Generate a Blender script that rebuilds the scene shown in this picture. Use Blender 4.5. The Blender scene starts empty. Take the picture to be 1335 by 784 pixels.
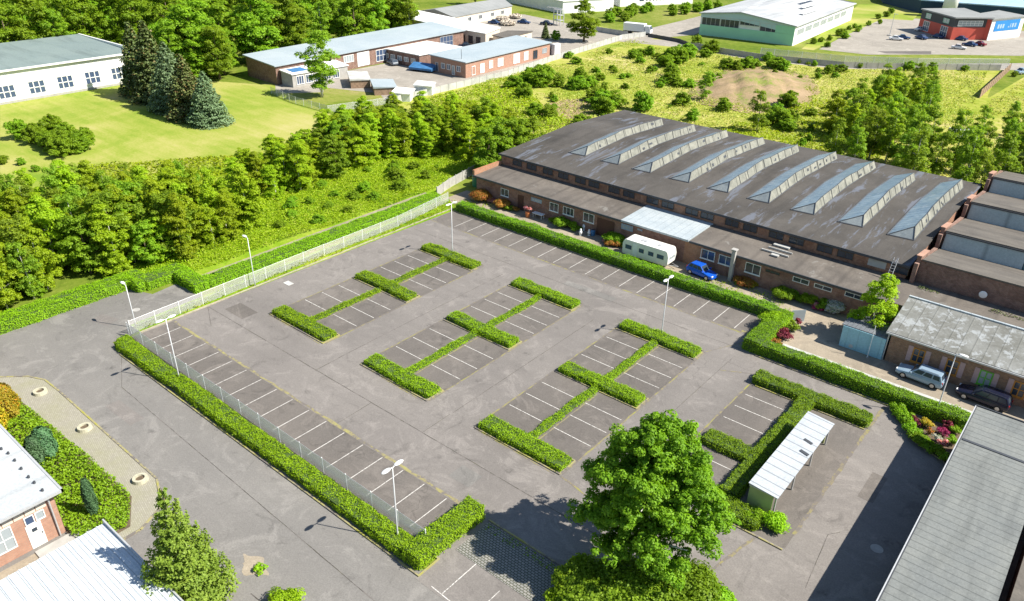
import bpy, bmesh, math, random
import numpy as np
from mathutils import Vector, Matrix
random.seed(5)
rng = np.random.default_rng(11)
PI = math.pi
S = bpy.context.scene
COL = S.collection

# ------------------------------------------------------------------ camera (solved from the vanishing points)
FPX, YAW, PITCH, ROLL, CH = 994.4156, 2.25983944, 0.49771662, -0.01661987, 42.2
_F = np.array([math.cos(YAW)*math.cos(PITCH), math.sin(YAW)*math.cos(PITCH), -math.sin(PITCH)])
_r = np.array([math.sin(YAW), -math.cos(YAW), 0.0]); _d = np.cross(_F, _r)
_R = math.cos(ROLL)*_r+math.sin(ROLL)*_d; _D = -math.sin(ROLL)*_r+math.cos(ROLL)*_d
_M = np.array([_R, _D, _F])
def P(px, py, z=0.0):
    """photo pixel -> world x, y on the level z"""
    d = _M.T@np.array([(px-667.5)/FPX, (py-392)/FPX, 1]); t = (z-CH)/d[2]
    return (float(d[0]*t), float(d[1]*t))
def W(px, py, Y):
    """photo pixel -> world x, z on the vertical plane y=Y"""
    d = _M.T@np.array([(px-667.5)/FPX, (py-392)/FPX, 1]); t = Y/d[1]
    return (float(d[0]*t), float(CH+d[2]*t))
cam_d = bpy.data.cameras.new('camera'); cam = bpy.data.objects.new('camera', cam_d); COL.objects.link(cam)
cam_d.sensor_width = 36; cam_d.lens = 36*FPX/1335; cam_d.clip_end = 3000; cam_d.clip_start = .5
cam.matrix_world = Matrix(((_R[0], -_D[0], -_F[0], 0), (_R[1], -_D[1], -_F[1], 0), (_R[2], -_D[2], -_F[2], CH), (0, 0, 0, 1)))
S.camera = cam

# ------------------------------------------------------------------ light
SUN_EL, SUN_AZ = math.radians(46.5), math.radians(26)
w = bpy.data.worlds.new('World'); S.world = w; w.use_nodes = True
nt = w.node_tree; bg = nt.nodes['Background']; sk = nt.nodes.new('ShaderNodeTexSky')
sk.sky_type = 'NISHITA'; sk.sun_disc = False; sk.sun_elevation = SUN_EL; sk.sun_rotation = PI/2-SUN_AZ
sk.air_density = 1.2; sk.dust_density = 0.4; sk.ozone_density = 1.6
nt.links.new(sk.outputs[0], bg.inputs[0]); bg.inputs[1].default_value = 0.072
sl = bpy.data.lights.new('sun', 'SUN'); sl.energy = 5.0; sl.angle = math.radians(.5); sl.color = (1, .94, .83)
so = bpy.data.objects.new('sun', sl); COL.objects.link(so)
sd = Vector((math.cos(SUN_AZ)*math.cos(SUN_EL), math.sin(SUN_AZ)*math.cos(SUN_EL), math.sin(SUN_EL)))
so.rotation_euler = sd.to_track_quat('Z', 'Y').to_euler(); so.location = (60, 60, 80)
vs = S.view_settings; vs.view_transform = 'Standard'; vs.look = 'None'; vs.exposure = .93; vs.gamma = 1
S.cycles.max_bounces = 6; S.cycles.transparent_max_bounces = 10

# ------------------------------------------------------------------ materials
MATS = {}
class N:
    def __init__(s, name):
        s.m = bpy.data.materials.new(name); s.m.use_nodes = True; s.t = s.m.node_tree
        s.b = s.t.nodes['Principled BSDF']; s.out = s.t.nodes['Material Output']
    def n(s, typ, **k):
        o = s.t.nodes.new(typ)
        for a, v in k.items():
            if a.startswith('i_'): o.inputs[int(a[2:]) if a[2:].isdigit() else a[2:].replace('_', ' ')].default_value = v
            else: setattr(o, a, v)
        return o
    def l(s, a, b): s.t.links.new(a, b)
    def pos(s): 
        if not hasattr(s, '_p'): s._p = s.n('ShaderNodeNewGeometry').outputs['Position']
        return s._p
    def loc(s):
        if not hasattr(s, '_o'): s._o = s.n('ShaderNodeTexCoord').outputs['Object']
        return s._o
    def mapped(s, v, sc, rot=(0, 0, 0)):
        m = s.n('ShaderNodeMapping'); m.inputs['Scale'].default_value = sc; m.inputs['Rotation'].default_value = rot
        s.l(v, m.inputs['Vector']); return m.outputs[0]
    def noise(s, v, scale, det=4, rough=.55, dist=0):
        o = s.n('ShaderNodeTexNoise'); o.inputs['Scale'].default_value = scale; o.inputs['Detail'].default_value = det
        o.inputs['Roughness'].default_value = rough; o.inputs['Distortion'].default_value = dist
        s.l(v, o.inputs['Vector']); return o.outputs['Fac']
    def ramp(s, f, stops):
        r = s.n('ShaderNodeValToRGB'); e = r.color_ramp.elements
        while len(e) < len(stops): e.new(.5)
        for i, (p, c) in enumerate(stops):
            e[i].position = p; e[i].color = (c, c, c, 1) if not hasattr(c, '__len__') else (*c[:3], 1)
        s.l(f, r.inputs[0]); return r.outputs[0]
    def mix(s, f, a, b, mode='MIX'):
        m = s.n('ShaderNodeMix', data_type='RGBA', blend_type=mode)
        for i, x in ((0, f), (6, a), (7, b)):
            if hasattr(x, 'is_linked'): s.l(x, m.inputs[i])
            elif hasattr(x, '__len__'): m.inputs[i].default_value = (*x[:3], 1)
            else: m.inputs[i].default_value = x
        return m.outputs[2]
    def math(s, op, a, b=None):
        m = s.n('ShaderNodeMath', operation=op)
        for i, x in ((0, a), (1, b)):
            if x is None: continue
            if hasattr(x, 'is_linked'): s.l(x, m.inputs[i])
            else: m.inputs[i].default_value = x
        return m.outputs[0]
    def bump(s, h, dist, st=1):
        b = s.n('ShaderNodeBump'); b.inputs['Distance'].default_value = dist; b.inputs['Strength'].default_value = st
        s.l(h, b.inputs['Height']); s.l(b.outputs[0], s.b.inputs['Normal'])
    def done(s, col, rough=.8, metal=0, spec=.3):
        if hasattr(col, 'is_linked'): s.l(col, s.b.inputs['Base Color'])
        else: s.b.inputs['Base Color'].default_value = (*col, 1)
        s.b.inputs['Roughness'].default_value = rough; s.b.inputs['Metallic'].default_value = metal
        s.b.inputs['Specular IOR Level'].default_value = spec
        MATS[s.m.name] = s.m; return s.m

def plain(name, col, var=.12, scale=1.5, rough=.7, metal=0, spec=.3):
    n = N(name); f = n.noise(n.pos(), scale, 5, .6)
    c = n.mix(n.ramp(f, [(.3, 0), (.7, 1)]), tuple(x*(1-var) for x in col), tuple(min(1, x*(1+var)) for x in col))
    return n.done(c, rough, metal, spec)
def gloss(name, col, rough=.2, metal=0):
    n = N(name); f = n.noise(n.loc(), 3, 3)
    return n.done(n.mix(f, tuple(c*.9 for c in col), tuple(min(1, c*1.08) for c in col)), rough, metal, .5)

def foliage(name, c1, c2, c3=None, trans=.35, nscale=.35, rough=.55):
    n = N(name); g = n.n('ShaderNodeNewGeometry'); oi = n.n('ShaderNodeObjectInfo')
    f = n.noise(n.pos(), nscale, 3, .6)
    a = n.math('ADD', n.math('MULTIPLY', g.outputs['Random Per Island'], .55), n.math('MULTIPLY', n.ramp(f, [(.3, 0), (.7, 1)]), .45))
    c = n.mix(a, c1, c2)
    if c3:
        k = n.ramp(n.math('FRACT', n.math('MULTIPLY', g.outputs['Random Per Island'], 7.31)), [(.86, 0), (.9, 1)])
        c = n.mix(k, c, c3)
    hs = n.n('ShaderNodeHueSaturation'); n.l(c, hs.inputs['Color'])
    n.l(n.math('ADD', n.math('MULTIPLY', oi.outputs['Random'], .025), .488), hs.inputs['Hue'])
    n.l(n.math('ADD', n.math('MULTIPLY', oi.outputs['Random'], .4), .8), hs.inputs['Value'])
    c = hs.outputs[0]
    n.l(c, n.b.inputs['Base Color'])
    n.b.inputs['Roughness'].default_value = rough; n.b.inputs['Specular IOR Level'].default_value = .25
    tr = n.n('ShaderNodeBsdfTranslucent'); n.l(n.mix(.5, c, (.35, .5, .02), 'MULTIPLY'), tr.inputs['Color'])
    n.l(n.mix(1.0, c, (1.25, 1.2, .5), 'MULTIPLY'), tr.inputs['Color'])
    ms = n.n('ShaderNodeMixShader'); ms.inputs[0].default_value = trans
    n.l(n.b.outputs[0], ms.inputs[1]); n.l(tr.outputs[0], ms.inputs[2]); n.l(ms.outputs[0], n.out.inputs[0])
    MATS[name] = n.m; return n.m
M_HEDGE = foliage('hedge_leaves', (.22, .40, .010), (.35, .56, .014), None, .38, .8)
M_HEDGE2 = foliage('privet_leaves', (.15, .30, .010), (.26, .44, .012), None, .35, .8)
M_MAPLE = foliage('maple_leaves', (.11, .24, .013), (.26, .43, .02), None, .42, .6)
M_TREE = foliage('tree_leaves', (.15, .28, .016), (.32, .48, .028), None, .48, .2)
M_THICK = foliage('thicket_leaves', (.25, .38, .014), (.42, .55, .024), None, .5, .25)
M_BIRCH = foliage('birch_leaves', (.18, .30, .022), (.32, .46, .035), None, .48, .3)
M_SHRUB = foliage('shrub_leaves', (.15, .29, .014), (.30, .46, .020), None, .42, .5)
M_SPRUCE = foliage('spruce_needles', (.08, .13, .04), (.19, .25, .08), (.2, .17, .06), .12, .3)
M_BLUE = foliage('blue_spruce_needles', (.10, .16, .075), (.21, .29, .14), None, .12, .3)
M_BROWN = foliage('brown_tipped_needles', (.09, .14, .04), (.21, .25, .08), (.26, .18, .07), .12, .3)
M_JUNI = foliage('juniper_needles', (.05, .12, .05), (.11, .21, .09), None, .15, .8)
M_YELLOW = foliage('golden_needles', (.30, .30, .02), (.55, .42, .03), (.6, .3, .02), .3, .8)
M_ORANGE = foliage('orange_blossom', (.25, .22, .02), (.55, .25, .06), (.6, .12, .05), .3, 1.2)
M_PINK = foliage('pink_blossom', (.5, .12, .16), (.65, .3, .3), (.7, .6, .55), .3, 1.2)
M_MAGENTA = foliage('magenta_blossom', (.3, .02, .1), (.45, .06, .2), None, .3, 1.2)
M_DARKRED = foliage('dark_red_leaves', (.16, .02, .04), (.30, .05, .08), None, .3, 1.2)
M_WHITEB = foliage('white_blossom', (.5, .52, .5), (.75, .75, .72), (.15, .3, .05), .3, 1.2)
M_LARCH = foliage('larch_needles', (.15, .29, .03), (.34, .50, .07), None, .35, .6)
M_TALL = foliage('tall_grass_blades', (.24, .35, .008), (.37, .49, .014), (.42, .45, .06), .4, .12)
M_FIELDG = foliage('field_grass_blades', (.24, .31, .03), (.38, .40, .08), (.48, .42, .16), .3, .08)
M_GROUNDC = foliage('ground_cover_leaves', (.14, .28, .008), (.27, .43, .014), None, .3, .5)

def grass_mat(name, stops, s1=.03, s2=.6):
    n = N(name); f = n.noise(n.pos(), s1, 6, .62, .6); f2 = n.noise(n.pos(), s2, 5, .7)
    a = n.math('ADD', n.math('MULTIPLY', f, .65), n.math('MULTIPLY', f2, .35))
    c = n.ramp(a, stops); n.bump(f2, .25, .6); return n.done(c, .95, 0, .1)
M_GROUND = grass_mat('meadow_ground', [(.36, (.07, .12, .012)), (.46, (.13, .18, .02)), (.56, (.21, .23, .05)), (.66, (.30, .26, .11))])
M_FIELD = grass_mat('field_ground', [(.36, (.17, .25, .02)), (.45, (.26, .30, .04)), (.53, (.36, .35, .09)), (.62, (.46, .39, .19))], .035, .5)
M_BRIGHT = grass_mat('bright_grass', [(.38, (.10, .20, .010)), (.5, (.18, .29, .014)), (.62, (.29, .34, .05))], .08, .9)
def lawn_mat():
    n = N('mown_lawn'); p = n.pos()
    f = n.noise(p, .05, 6, .6, .4); st = n.noise(n.mapped(p, (.05, .7, 1), (0, 0, .25)), 1, 3, .5); f2 = n.noise(p, 2.5, 3, .7)
    a = n.math('ADD', n.math('ADD', n.math('MULTIPLY', f, .66), n.math('MULTIPLY', st, .14)), n.math('MULTIPLY', f2, .20))
    c = n.ramp(a, [(.38, (.15, .24, .022)), (.47, (.24, .29, .045)), (.55, (.33, .33, .09)), (.66, (.42, .37, .17))])
    return n.done(c, .95, 0, .1)
M_LAWN = lawn_mat()

def asphalt(name, base, warm, dark=.75, axis=0):
    n = N(name); p = n.pos()
    f = n.noise(p, .09, 6, .6, .8); g = n.noise(p, 9, 4, .7); h = n.noise(p, 1.1, 5, .65)
    st = n.noise(n.mapped(p, (.06, .9, 1) if axis == 0 else (.9, .06, 1)), 1, 4, .6)
    c = n.mix(n.ramp(f, [(.3, 0), (.7, 1)]), base, warm)
    c = n.mix(n.ramp(st, [(.35, .0), (.75, .35)]), c, tuple(x*dark for x in base))
    c = n.mix(n.ramp(h, [(.55, 0), (.8, .28)]), c, tuple(x*1.35 for x in warm))
    big = n.noise(p, .035, 4, .6, 1.0)
    c = n.mix(n.ramp(big, [(.40, .30), (.52, 0)]), c, tuple(x*.62 for x in base))
    c = n.mix(n.ramp(n.noise(p, .22, 7, .72, 2.2), [(.52, 0), (.62, .42)]), c, tuple(min(1, x*1.32) for x in warm))
    c = n.mix(n.ramp(n.noise(n.mapped(p, (1, 1, 1), (0, 0, 1.1)), .33, 7, .75, 1.5), [(.56, 0), (.68, .5)]), c, tuple(x*.55 for x in base))
    sp = n.n('ShaderNodeTexVoronoi'); sp.inputs['Scale'].default_value = .30; n.l(p, sp.inputs['Vector'])
    c = n.mix(n.math('MULTIPLY', n.ramp(sp.outputs['Distance'], [(.06, 1), (.16, 0)]), n.ramp(n.noise(p, 3, 3), [(.4, 0), (.6, .55)])), c, tuple(x*.4 for x in base))
    gr = n.ramp(g, [(.3, .82), (.7, 1.14)])
    c = n.mix(1.0, c, gr, 'MULTIPLY')
    v = n.n('ShaderNodeTexVoronoi', feature='DISTANCE_TO_EDGE'); v.inputs['Scale'].default_value = .085
    wv = n.n('ShaderNodeVectorMath', operation='ADD'); no = n.n('ShaderNodeTexNoise'); no.inputs['Scale'].default_value = .7; n.l(p, no.inputs['Vector'])
    vm = n.n('ShaderNodeVectorMath', operation='SCALE'); vm.inputs['Scale'].default_value = 3.0; n.l(no.outputs['Color'], vm.inputs[0])
    n.l(p, wv.inputs[0]); n.l(vm.outputs[0], wv.inputs[1]); n.l(wv.outputs[0], v.inputs['Vector'])
    cr = n.math('MULTIPLY', n.ramp(v.outputs[0], [(.0, 1), (.006, 0)]), n.ramp(n.noise(p, .06, 2), [(.5, 0), (.62, .45)]))
    c = n.mix(cr, c, tuple(x*.45 for x in base))
    n.bump(g, .01, .4); return n.done(c, .88, 0, .25)
M_ROAD = asphalt('road_asphalt', (.176, .168, .159), (.208, .198, .185), .85)
M_LOT = asphalt('lot_asphalt', (.182, .167, .157), (.212, .195, .181), .78)
M_BAY = asphalt('bay_asphalt', (.128, .116, .107), (.162, .145, .131), .75, 1)
M_YARD = asphalt('yard_paving', (.29, .265, .23), (.35, .32, .28), .8)
M_PATH = asphalt('path_gravel', (.27, .23, .18), (.34, .29, .22), .75)
def weed(name, c1, c2, thr):
    n = N(name); f = n.noise(n.pos(), 1.6, 5, .7); g = n.noise(n.pos(), .25, 3)
    a = n.math('ADD', n.math('MULTIPLY', f, .6), n.math('MULTIPLY', g, .4))
    return n.done(n.ramp(a, [(thr-.06, (.155, .14, .13)), (thr, c1), (thr+.12, c2)]), .95, 0, .1)
M_MOSS = weed('moss_joint', (.25, .22, .12), (.31, .30, .10), .51)
M_JOINT = weed('weedy_joint', (.22, .19, .12), (.26, .26, .06), .52)
M_CRACK = weed('tar_crack', (.07, .065, .06), (.13, .12, .09), .5)
def paint():
    n = N('line_paint'); f = n.noise(n.pos(), 6, 4, .75)
    return n.done(n.mix(n.ramp(f, [(.36, 0), (.52, 1)]), (.22, .21, .20), (.58, .56, .53)), .7)
M_PAINT = paint()
def pavers():
    n = N('paving_stones'); b = n.n('ShaderNodeTexBrick'); b.inputs['Scale'].default_value = 1
    b.inputs['Brick Width'].default_value = .24; b.inputs['Row Height'].default_value = .14; b.inputs['Mortar Size'].default_value = .02
    b.inputs['Color1'].default_value = (.27, .25, .21, 1); b.inputs['Color2'].default_value = (.33, .31, .26, 1); b.inputs['Mortar'].default_value = (.24, .23, .17, 1)
    n.l(n.mapped(n.pos(), (1, 1, 1), (0, 0, .2)), b.inputs['Vector'])
    f = n.noise(n.pos(), .35, 5, .6)
    return n.done(n.mix(n.ramp(f, [(.45, 0), (.75, .5)]), b.outputs[0], (.24, .24, .12)), .9)
M_PAVER = pavers()
M_SETT = plain('grey_setts', (.15, .15, .15), .3, 4, .9)
M_KERB = plain('kerb_stone', (.33, .30, .22), .25, 3, .9)
M_KERBM = weed('mossy_kerb', (.30, .27, .15), (.30, .29, .06), .5)
M_SOIL = plain('bare_soil', (.12, .09, .06), .3, 3, .95)
M_MOUND = grass_mat('mound_soil', [(.38, (.17, .22, .04)), (.44, (.25, .21, .10)), (.52, (.30, .22, .13)), (.66, (.38, .28, .18))], .16, 1.4)

def brick(name, c1, c2, mortar=(.30, .26, .22), stain=.5):
    n = N(name); p = n.pos(); s = n.n('ShaderNodeSeparateXYZ'); n.l(p, s.inputs[0]); c = n.n('ShaderNodeCombineXYZ')
    n.l(n.math('ADD', s.outputs[0], s.outputs[1]), c.inputs[0]); n.l(s.outputs[2], c.inputs[1])
    b = n.n('ShaderNodeTexBrick'); b.inputs['Scale'].default_value = 1; b.inputs['Brick Width'].default_value = .26; b.inputs['Row Height'].default_value = .085
    b.inputs['Mortar Size'].default_value = .012; b.inputs['Color1'].default_value = (*c1, 1); b.inputs['Color2'].default_value = (*c2, 1); b.inputs['Mortar'].default_value = (*mortar, 1)
    n.l(c.outputs[0], b.inputs['Vector'])
    f = n.noise(p, .9, 7, .72, 1.0); g = n.noise(c.outputs[0], 4, 4, .8)
    col = n.mix(n.ramp(f, [(.42, 0), (.62, stain)]), b.outputs[0], tuple(x*.4 for x in c1))
    col = n.mix(n.ramp(g, [(.5, 0), (.8, .35)]), col, tuple(min(1, x*1.5) for x in c2))
    n.bump(b.outputs['Fac'], .01, -.4); return n.done(col, .9)
M_BRICK = brick('red_brown_brick', (.22, .095, .065), (.33, .145, .10))
M_BRICKH = brick('hall_brick', (.28, .12, .07), (.42, .19, .10), stain=.6)
M_BRICKO = brick('orange_brick', (.34, .15, .07), (.44, .20, .10), stain=.3)
M_BRICKL = brick('light_red_brick', (.38, .18, .12), (.46, .24, .16), stain=.2)
M_BRICKD = brick('dark_brick', (.17, .085, .065), (.27, .135, .10), stain=.5)
M_BRICKW = brick('warm_brick', (.24, .125, .07), (.38, .20, .11), stain=.4)

def roof(name, col, col2, rib=None, sc=.25, line=.5, rough=.8, metal=0, patch=None, bumpd=.03, streak=None, pscale=None):
    """rib = (axis, period) seam lines across axis"""
    n = N(name); p = n.pos(); f = n.noise(p, sc, 6, .65, .5); g = n.noise(p, 5, 4, .7)
    c = n.mix(n.ramp(f, [(.32, 0), (.68, 1)]), col, col2)
    if streak:
        s2 = n.noise(n.mapped(p, streak), 1, 5, .65)
        c = n.mix(n.ramp(s2, [(.5, 0), (.72, .6)]), c, tuple(x*.55 for x in col))
    c = n.mix(1.0, c, n.ramp(g, [(.3, .85), (.7, 1.12)]), 'MULTIPLY')
    if patch:
        pf = n.noise(n.mapped(p, pscale) if pscale else p, patch[1], 8, .72, .5)
        c = n.mix(n.ramp(pf, [(patch[2], 0), (patch[2]+.05, .8)]), c, patch[0])
    if rib:
        s = n.n('ShaderNodeSeparateXYZ'); n.l(p, s.inputs[0])
        ph = n.math('FRACT', n.math('DIVIDE', s.outputs[rib[0]], rib[1]))
        ln = n.ramp(ph, [(0, 1), (.08, 0), (.92, 0), (1, 1)])
        c = n.mix(n.math('MULTIPLY', ln, line), c, tuple(x*.35 for x in col))
        n.bump(n.math('ADD', ln, n.math('MULTIPLY', g, .3)), bumpd, .6)
    else: n.bump(g, .03, .5)
    return n.done(c, rough, metal)
M_BITUM = roof('bitumen_roof', (.055, .050, .045), (.098, .089, .080), None, .12, streak=(.5, .06, 1), patch=((.13, .145, .18), .35, .55), pscale=(1.8, .28, 1))
M_BITUM2 = roof('wing_bitumen_roof', (.10, .088, .078), (.165, .145, .125), (0, 5.1), .25, .3, streak=(.5, .1, 1), patch=((.20, .19, .175), .5, .6))
M_SHEDROOF = roof('shed_felt_roof', (.10, .09, .08), (.145, .13, .112), None, .3, streak=(.08, .5, 1))
M_METALP = roof('light_metal_roof', (.32, .37, .40), (.42, .46, .48), (0, 1.0), .4, .25, .5)
M_RROOF = roof('grey_sheet_roof', (.150, .162, .162), (.20, .21, .20), (1, .7), .35, .5, .8, 0, None, .05, (.7, .12, 1))
M_CORR = roof('corrugated_white_roof', (.50, .55, .59), (.58, .61, .63), (1, .6), .3, .45, .5, 0, None, .06)
M_AROOF = roof('pale_grey_roof', (.38, .41, .43), (.45, .47, .48), (0, 4.4), .12, .18, .6)
M_CARPORT = roof('carport_sheet', (.35, .38, .42), (.42, .45, .48), (1, .95), .4, .75, .5, 0, None, .06)
M_COTT = roof('weathered_cement_roof', (.13, .13, .115), (.23, .235, .225), (0, 1.1), .45, .25, .85, 0, ((.33, .35, .36), 1.1, .53), .03)
M_GLASSROOF = roof('skylight_glass', (.13, .20, .27), (.26, .34, .39), (1, .95), .9, .8, .35, 0, ((.36, .40, .42), .5, .6), .03)
M_CREAM = roof('weathered_cream_panel', (.15, .155, .135), (.27, .27, .23), (1, 2.9), .8, .6, .8, 0, ((.04, .04, .035), 1.3, .64), .03)
M_ENDP = roof('skylight_end_sheet', (.16, .19, .21), (.24, .27, .28), None, .8)
M_PANEL = roof('pale_green_panel', (.34, .40, .39), (.40, .45, .44), (0, 4.6), .5, .5, .7)
M_DARKPANE = roof('broken_teal_glazing', (.05, .11, .12), (.09, .16, .17), (0, .9), .9, .4, .3)
M_BLUEROOF = roof('blue_grey_roof', (.28, .34, .38), (.35, .40, .43), None, .1)
M_WHITEROOF = roof('white_membrane_roof', (.70, .70, .68), (.78, .78, .75), None, .1)
M_GREYROOF = roof('grey_felt_roof', (.22, .23, .23), (.28, .29, .29), (1, 3), .1, .2)
M_WROOF = roof('blue_green_grey_roof', (.16, .21, .21), (.20, .25, .24), None, .08, streak=(.05, .3, 1))
M_GHROOF = roof('hall_metal_roof', (.36, .38, .40), (.46, .47, .48), (0, 2.4), .08, .35, streak=(.35, .03, 1))
M_SKYBLUE = roof('light_blue_roof', (.28, .42, .56), (.34, .48, .60), (0, 6), .05, .2)
M_WHITE = plain('white_render', (.74, .74, .73), .06, .4)
M_CREAMW = plain('cream_render', (.60, .53, .44), .08, .5)
M_CONC = plain('concrete', (.36, .35, .33), .15, 1.2, .9)
M_CONCL = plain('light_concrete_slab', (.42, .42, .40), .2, .6, .9)
M_FRAME = plain('white_window_frame', (.78, .78, .76), .04, 2, .5)
M_FRAMEB = plain('brown_window_frame', (.10, .07, .05), .1, 2, .6)
M_AMBER = plain('amber_painted_wood', (.45, .20, .04), .1, 4, .6)
M_GREENP = plain('green_painted_wood', (.14, .42, .05), .1, 4, .6)
M_SHUT = plain('dusty_pink_shutter', (.48, .33, .32), .12, 6, .7)
M_DOORB = plain('brown_door', (.09, .04, .03), .15, 3, .6)
M_BLUESIGN = plain('faded_blue_sign', (.30, .36, .44), .25, 6, .6)
M_GLASS = gloss('window_glass', (.035, .05, .07), .12)
M_GLASSB = gloss('blue_window_glass', (.06, .09, .16), .12)
M_GLASSG = gloss('curtained_glass', (.32, .36, .38), .25)
M_MINT = plain('mint_green_cladding', (.36, .66, .48), .06, .3)
M_MINTB = plain('pale_blue_cladding', (.46, .60, .64), .06, .3)
M_TIMBER = plain('timber_planks', (.28, .19, .13), .3, 2, .8)
M_GREYM = plain('galvanised_metal', (.50, .51, .52), .08, 4, .45, .3)
M_WHITEM = plain('white_painted_metal', (.74, .75, .76), .05, 4, .4)
M_DKMETAL = plain('dark_metal', (.06, .065, .075), .1, 3, .5)
M_CYAN = roof('cyan_sheet_wall', (.27, .50, .60), (.31, .54, .64), (0, 1.1), .5, .25, .6)
M_OLDCORR = roof('old_corrugated_roof', (.10, .115, .13), (.15, .16, .18), (0, .42), .5, .4, .7, 0, ((.62, .62, .60), 1.6, .62), .05)
M_LIME = plain('lime_green_board', (.42, .48, .20), .1, 1.5, .7)
M_REDC = plain('red_cladding', (.48, .085, .06), .08, .4)
M_NAVY = plain('navy_cladding', (.02, .05, .09), .1, .1)
M_CHARC = plain('charcoal_cladding', (.055, .06, .065), .1, .3)
M_SIGNB = plain('bright_blue_sign', (.03, .22, .55), .05, .4)
M_BARK = plain('brown_bark', (.16, .12, .085), .3, 3, .95)
def birchbark():
    n = N('white_bark'); f = n.noise(n.mapped(n.pos(), (2, 2, 9)), 1, 4, .6)
    return n.done(n.ramp(f, [(.36, (.10, .09, .08)), (.46, (.55, .53, .48)), (1, (.66, .64, .60))]), .8)
M_WBARK = birchbark()
M_TYRE = plain('tyre_rubber', (.02, .02, .02), .1, 4, .8)
M_RIM = plain('alloy_rim', (.5, .5, .52), .05, 4, .3, .6)
M_LIGHTG = gloss('headlight_glass', (.7, .72, .75), .1)
M_TAIL = gloss('tail_light', (.4, .02, .02), .2)
M_TARP = plain('blue_tarpaulin', (.05, .16, .34), .2, 1, .5)
M_STONE = plain('pale_stone', (.42, .40, .30), .2, 3, .9)
def wiremesh(thr=.79, alb=.56):
    n = N('chain_link_wire'); p = n.pos(); s = n.n('ShaderNodeSeparateXYZ'); n.l(p, s.inputs[0])
    u = n.math('ADD', s.outputs[0], s.outputs[1])
    a = n.math('FRACT', n.math('DIVIDE', n.math('ADD', u, s.outputs[2]), .075)); b = n.math('FRACT', n.math('DIVIDE', n.math('SUBTRACT', u, s.outputs[2]), .075))
    k = n.math('MAXIMUM', n.math('GREATER_THAN', a, thr), n.math('GREATER_THAN', b, thr))
    n.done((alb, alb, alb*1.01), .5, .1)
    tr = n.n('ShaderNodeBsdfTransparent'); ms = n.n('ShaderNodeMixShader'); n.l(k, ms.inputs[0]); n.l(tr.outputs[0], ms.inputs[1]); n.l(n.b.outputs[0], ms.inputs[2]); n.l(ms.outputs[0], n.out.inputs[0])
    return n.m
M_WIRE = wiremesh()
M_WIRE_LIT = wiremesh(.70, .82)  # paler, denser wire for the backlit run; caught light painted into its colour
def carpaint(name, c): return gloss(name, c, .22, .15)

# ------------------------------------------------------------------ object helpers
OFF = {}
def link(name, data, parent=None, loc=None):
    o = bpy.data.objects.new(name, data); COL.objects.link(o)
    if parent is not None: o.parent = parent
    if loc is not None: o.location = loc
    return o
def tag(o, label, cat, group=None):
    o['label'] = label; o['category'] = cat
    if group: o['group'] = group
    return o
def thing(name, label, cat, loc=(0, 0, 0), rz=0, group=None):
    o = bpy.data.objects.new(name, None); COL.objects.link(o); o.empty_display_size = .5
    o.location = loc; o.rotation_euler = (0, 0, rz); OFF[o.name] = Vector(loc)
    return tag(o, label, cat, group)
def copy_thing(o, loc, rz=0, scale=1, label=None, parent=None):
    c = o.copy(); COL.objects.link(c)
    if parent is None:
        c.location = loc; c.rotation_euler = (0, 0, rz); c.scale = (scale,)*3 if not hasattr(scale, '__len__') else scale
        if label: c['label'] = label
    else: c.parent = parent
    for ch in list(o.children): copy_thing(ch, None, parent=c)
    return c

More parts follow.
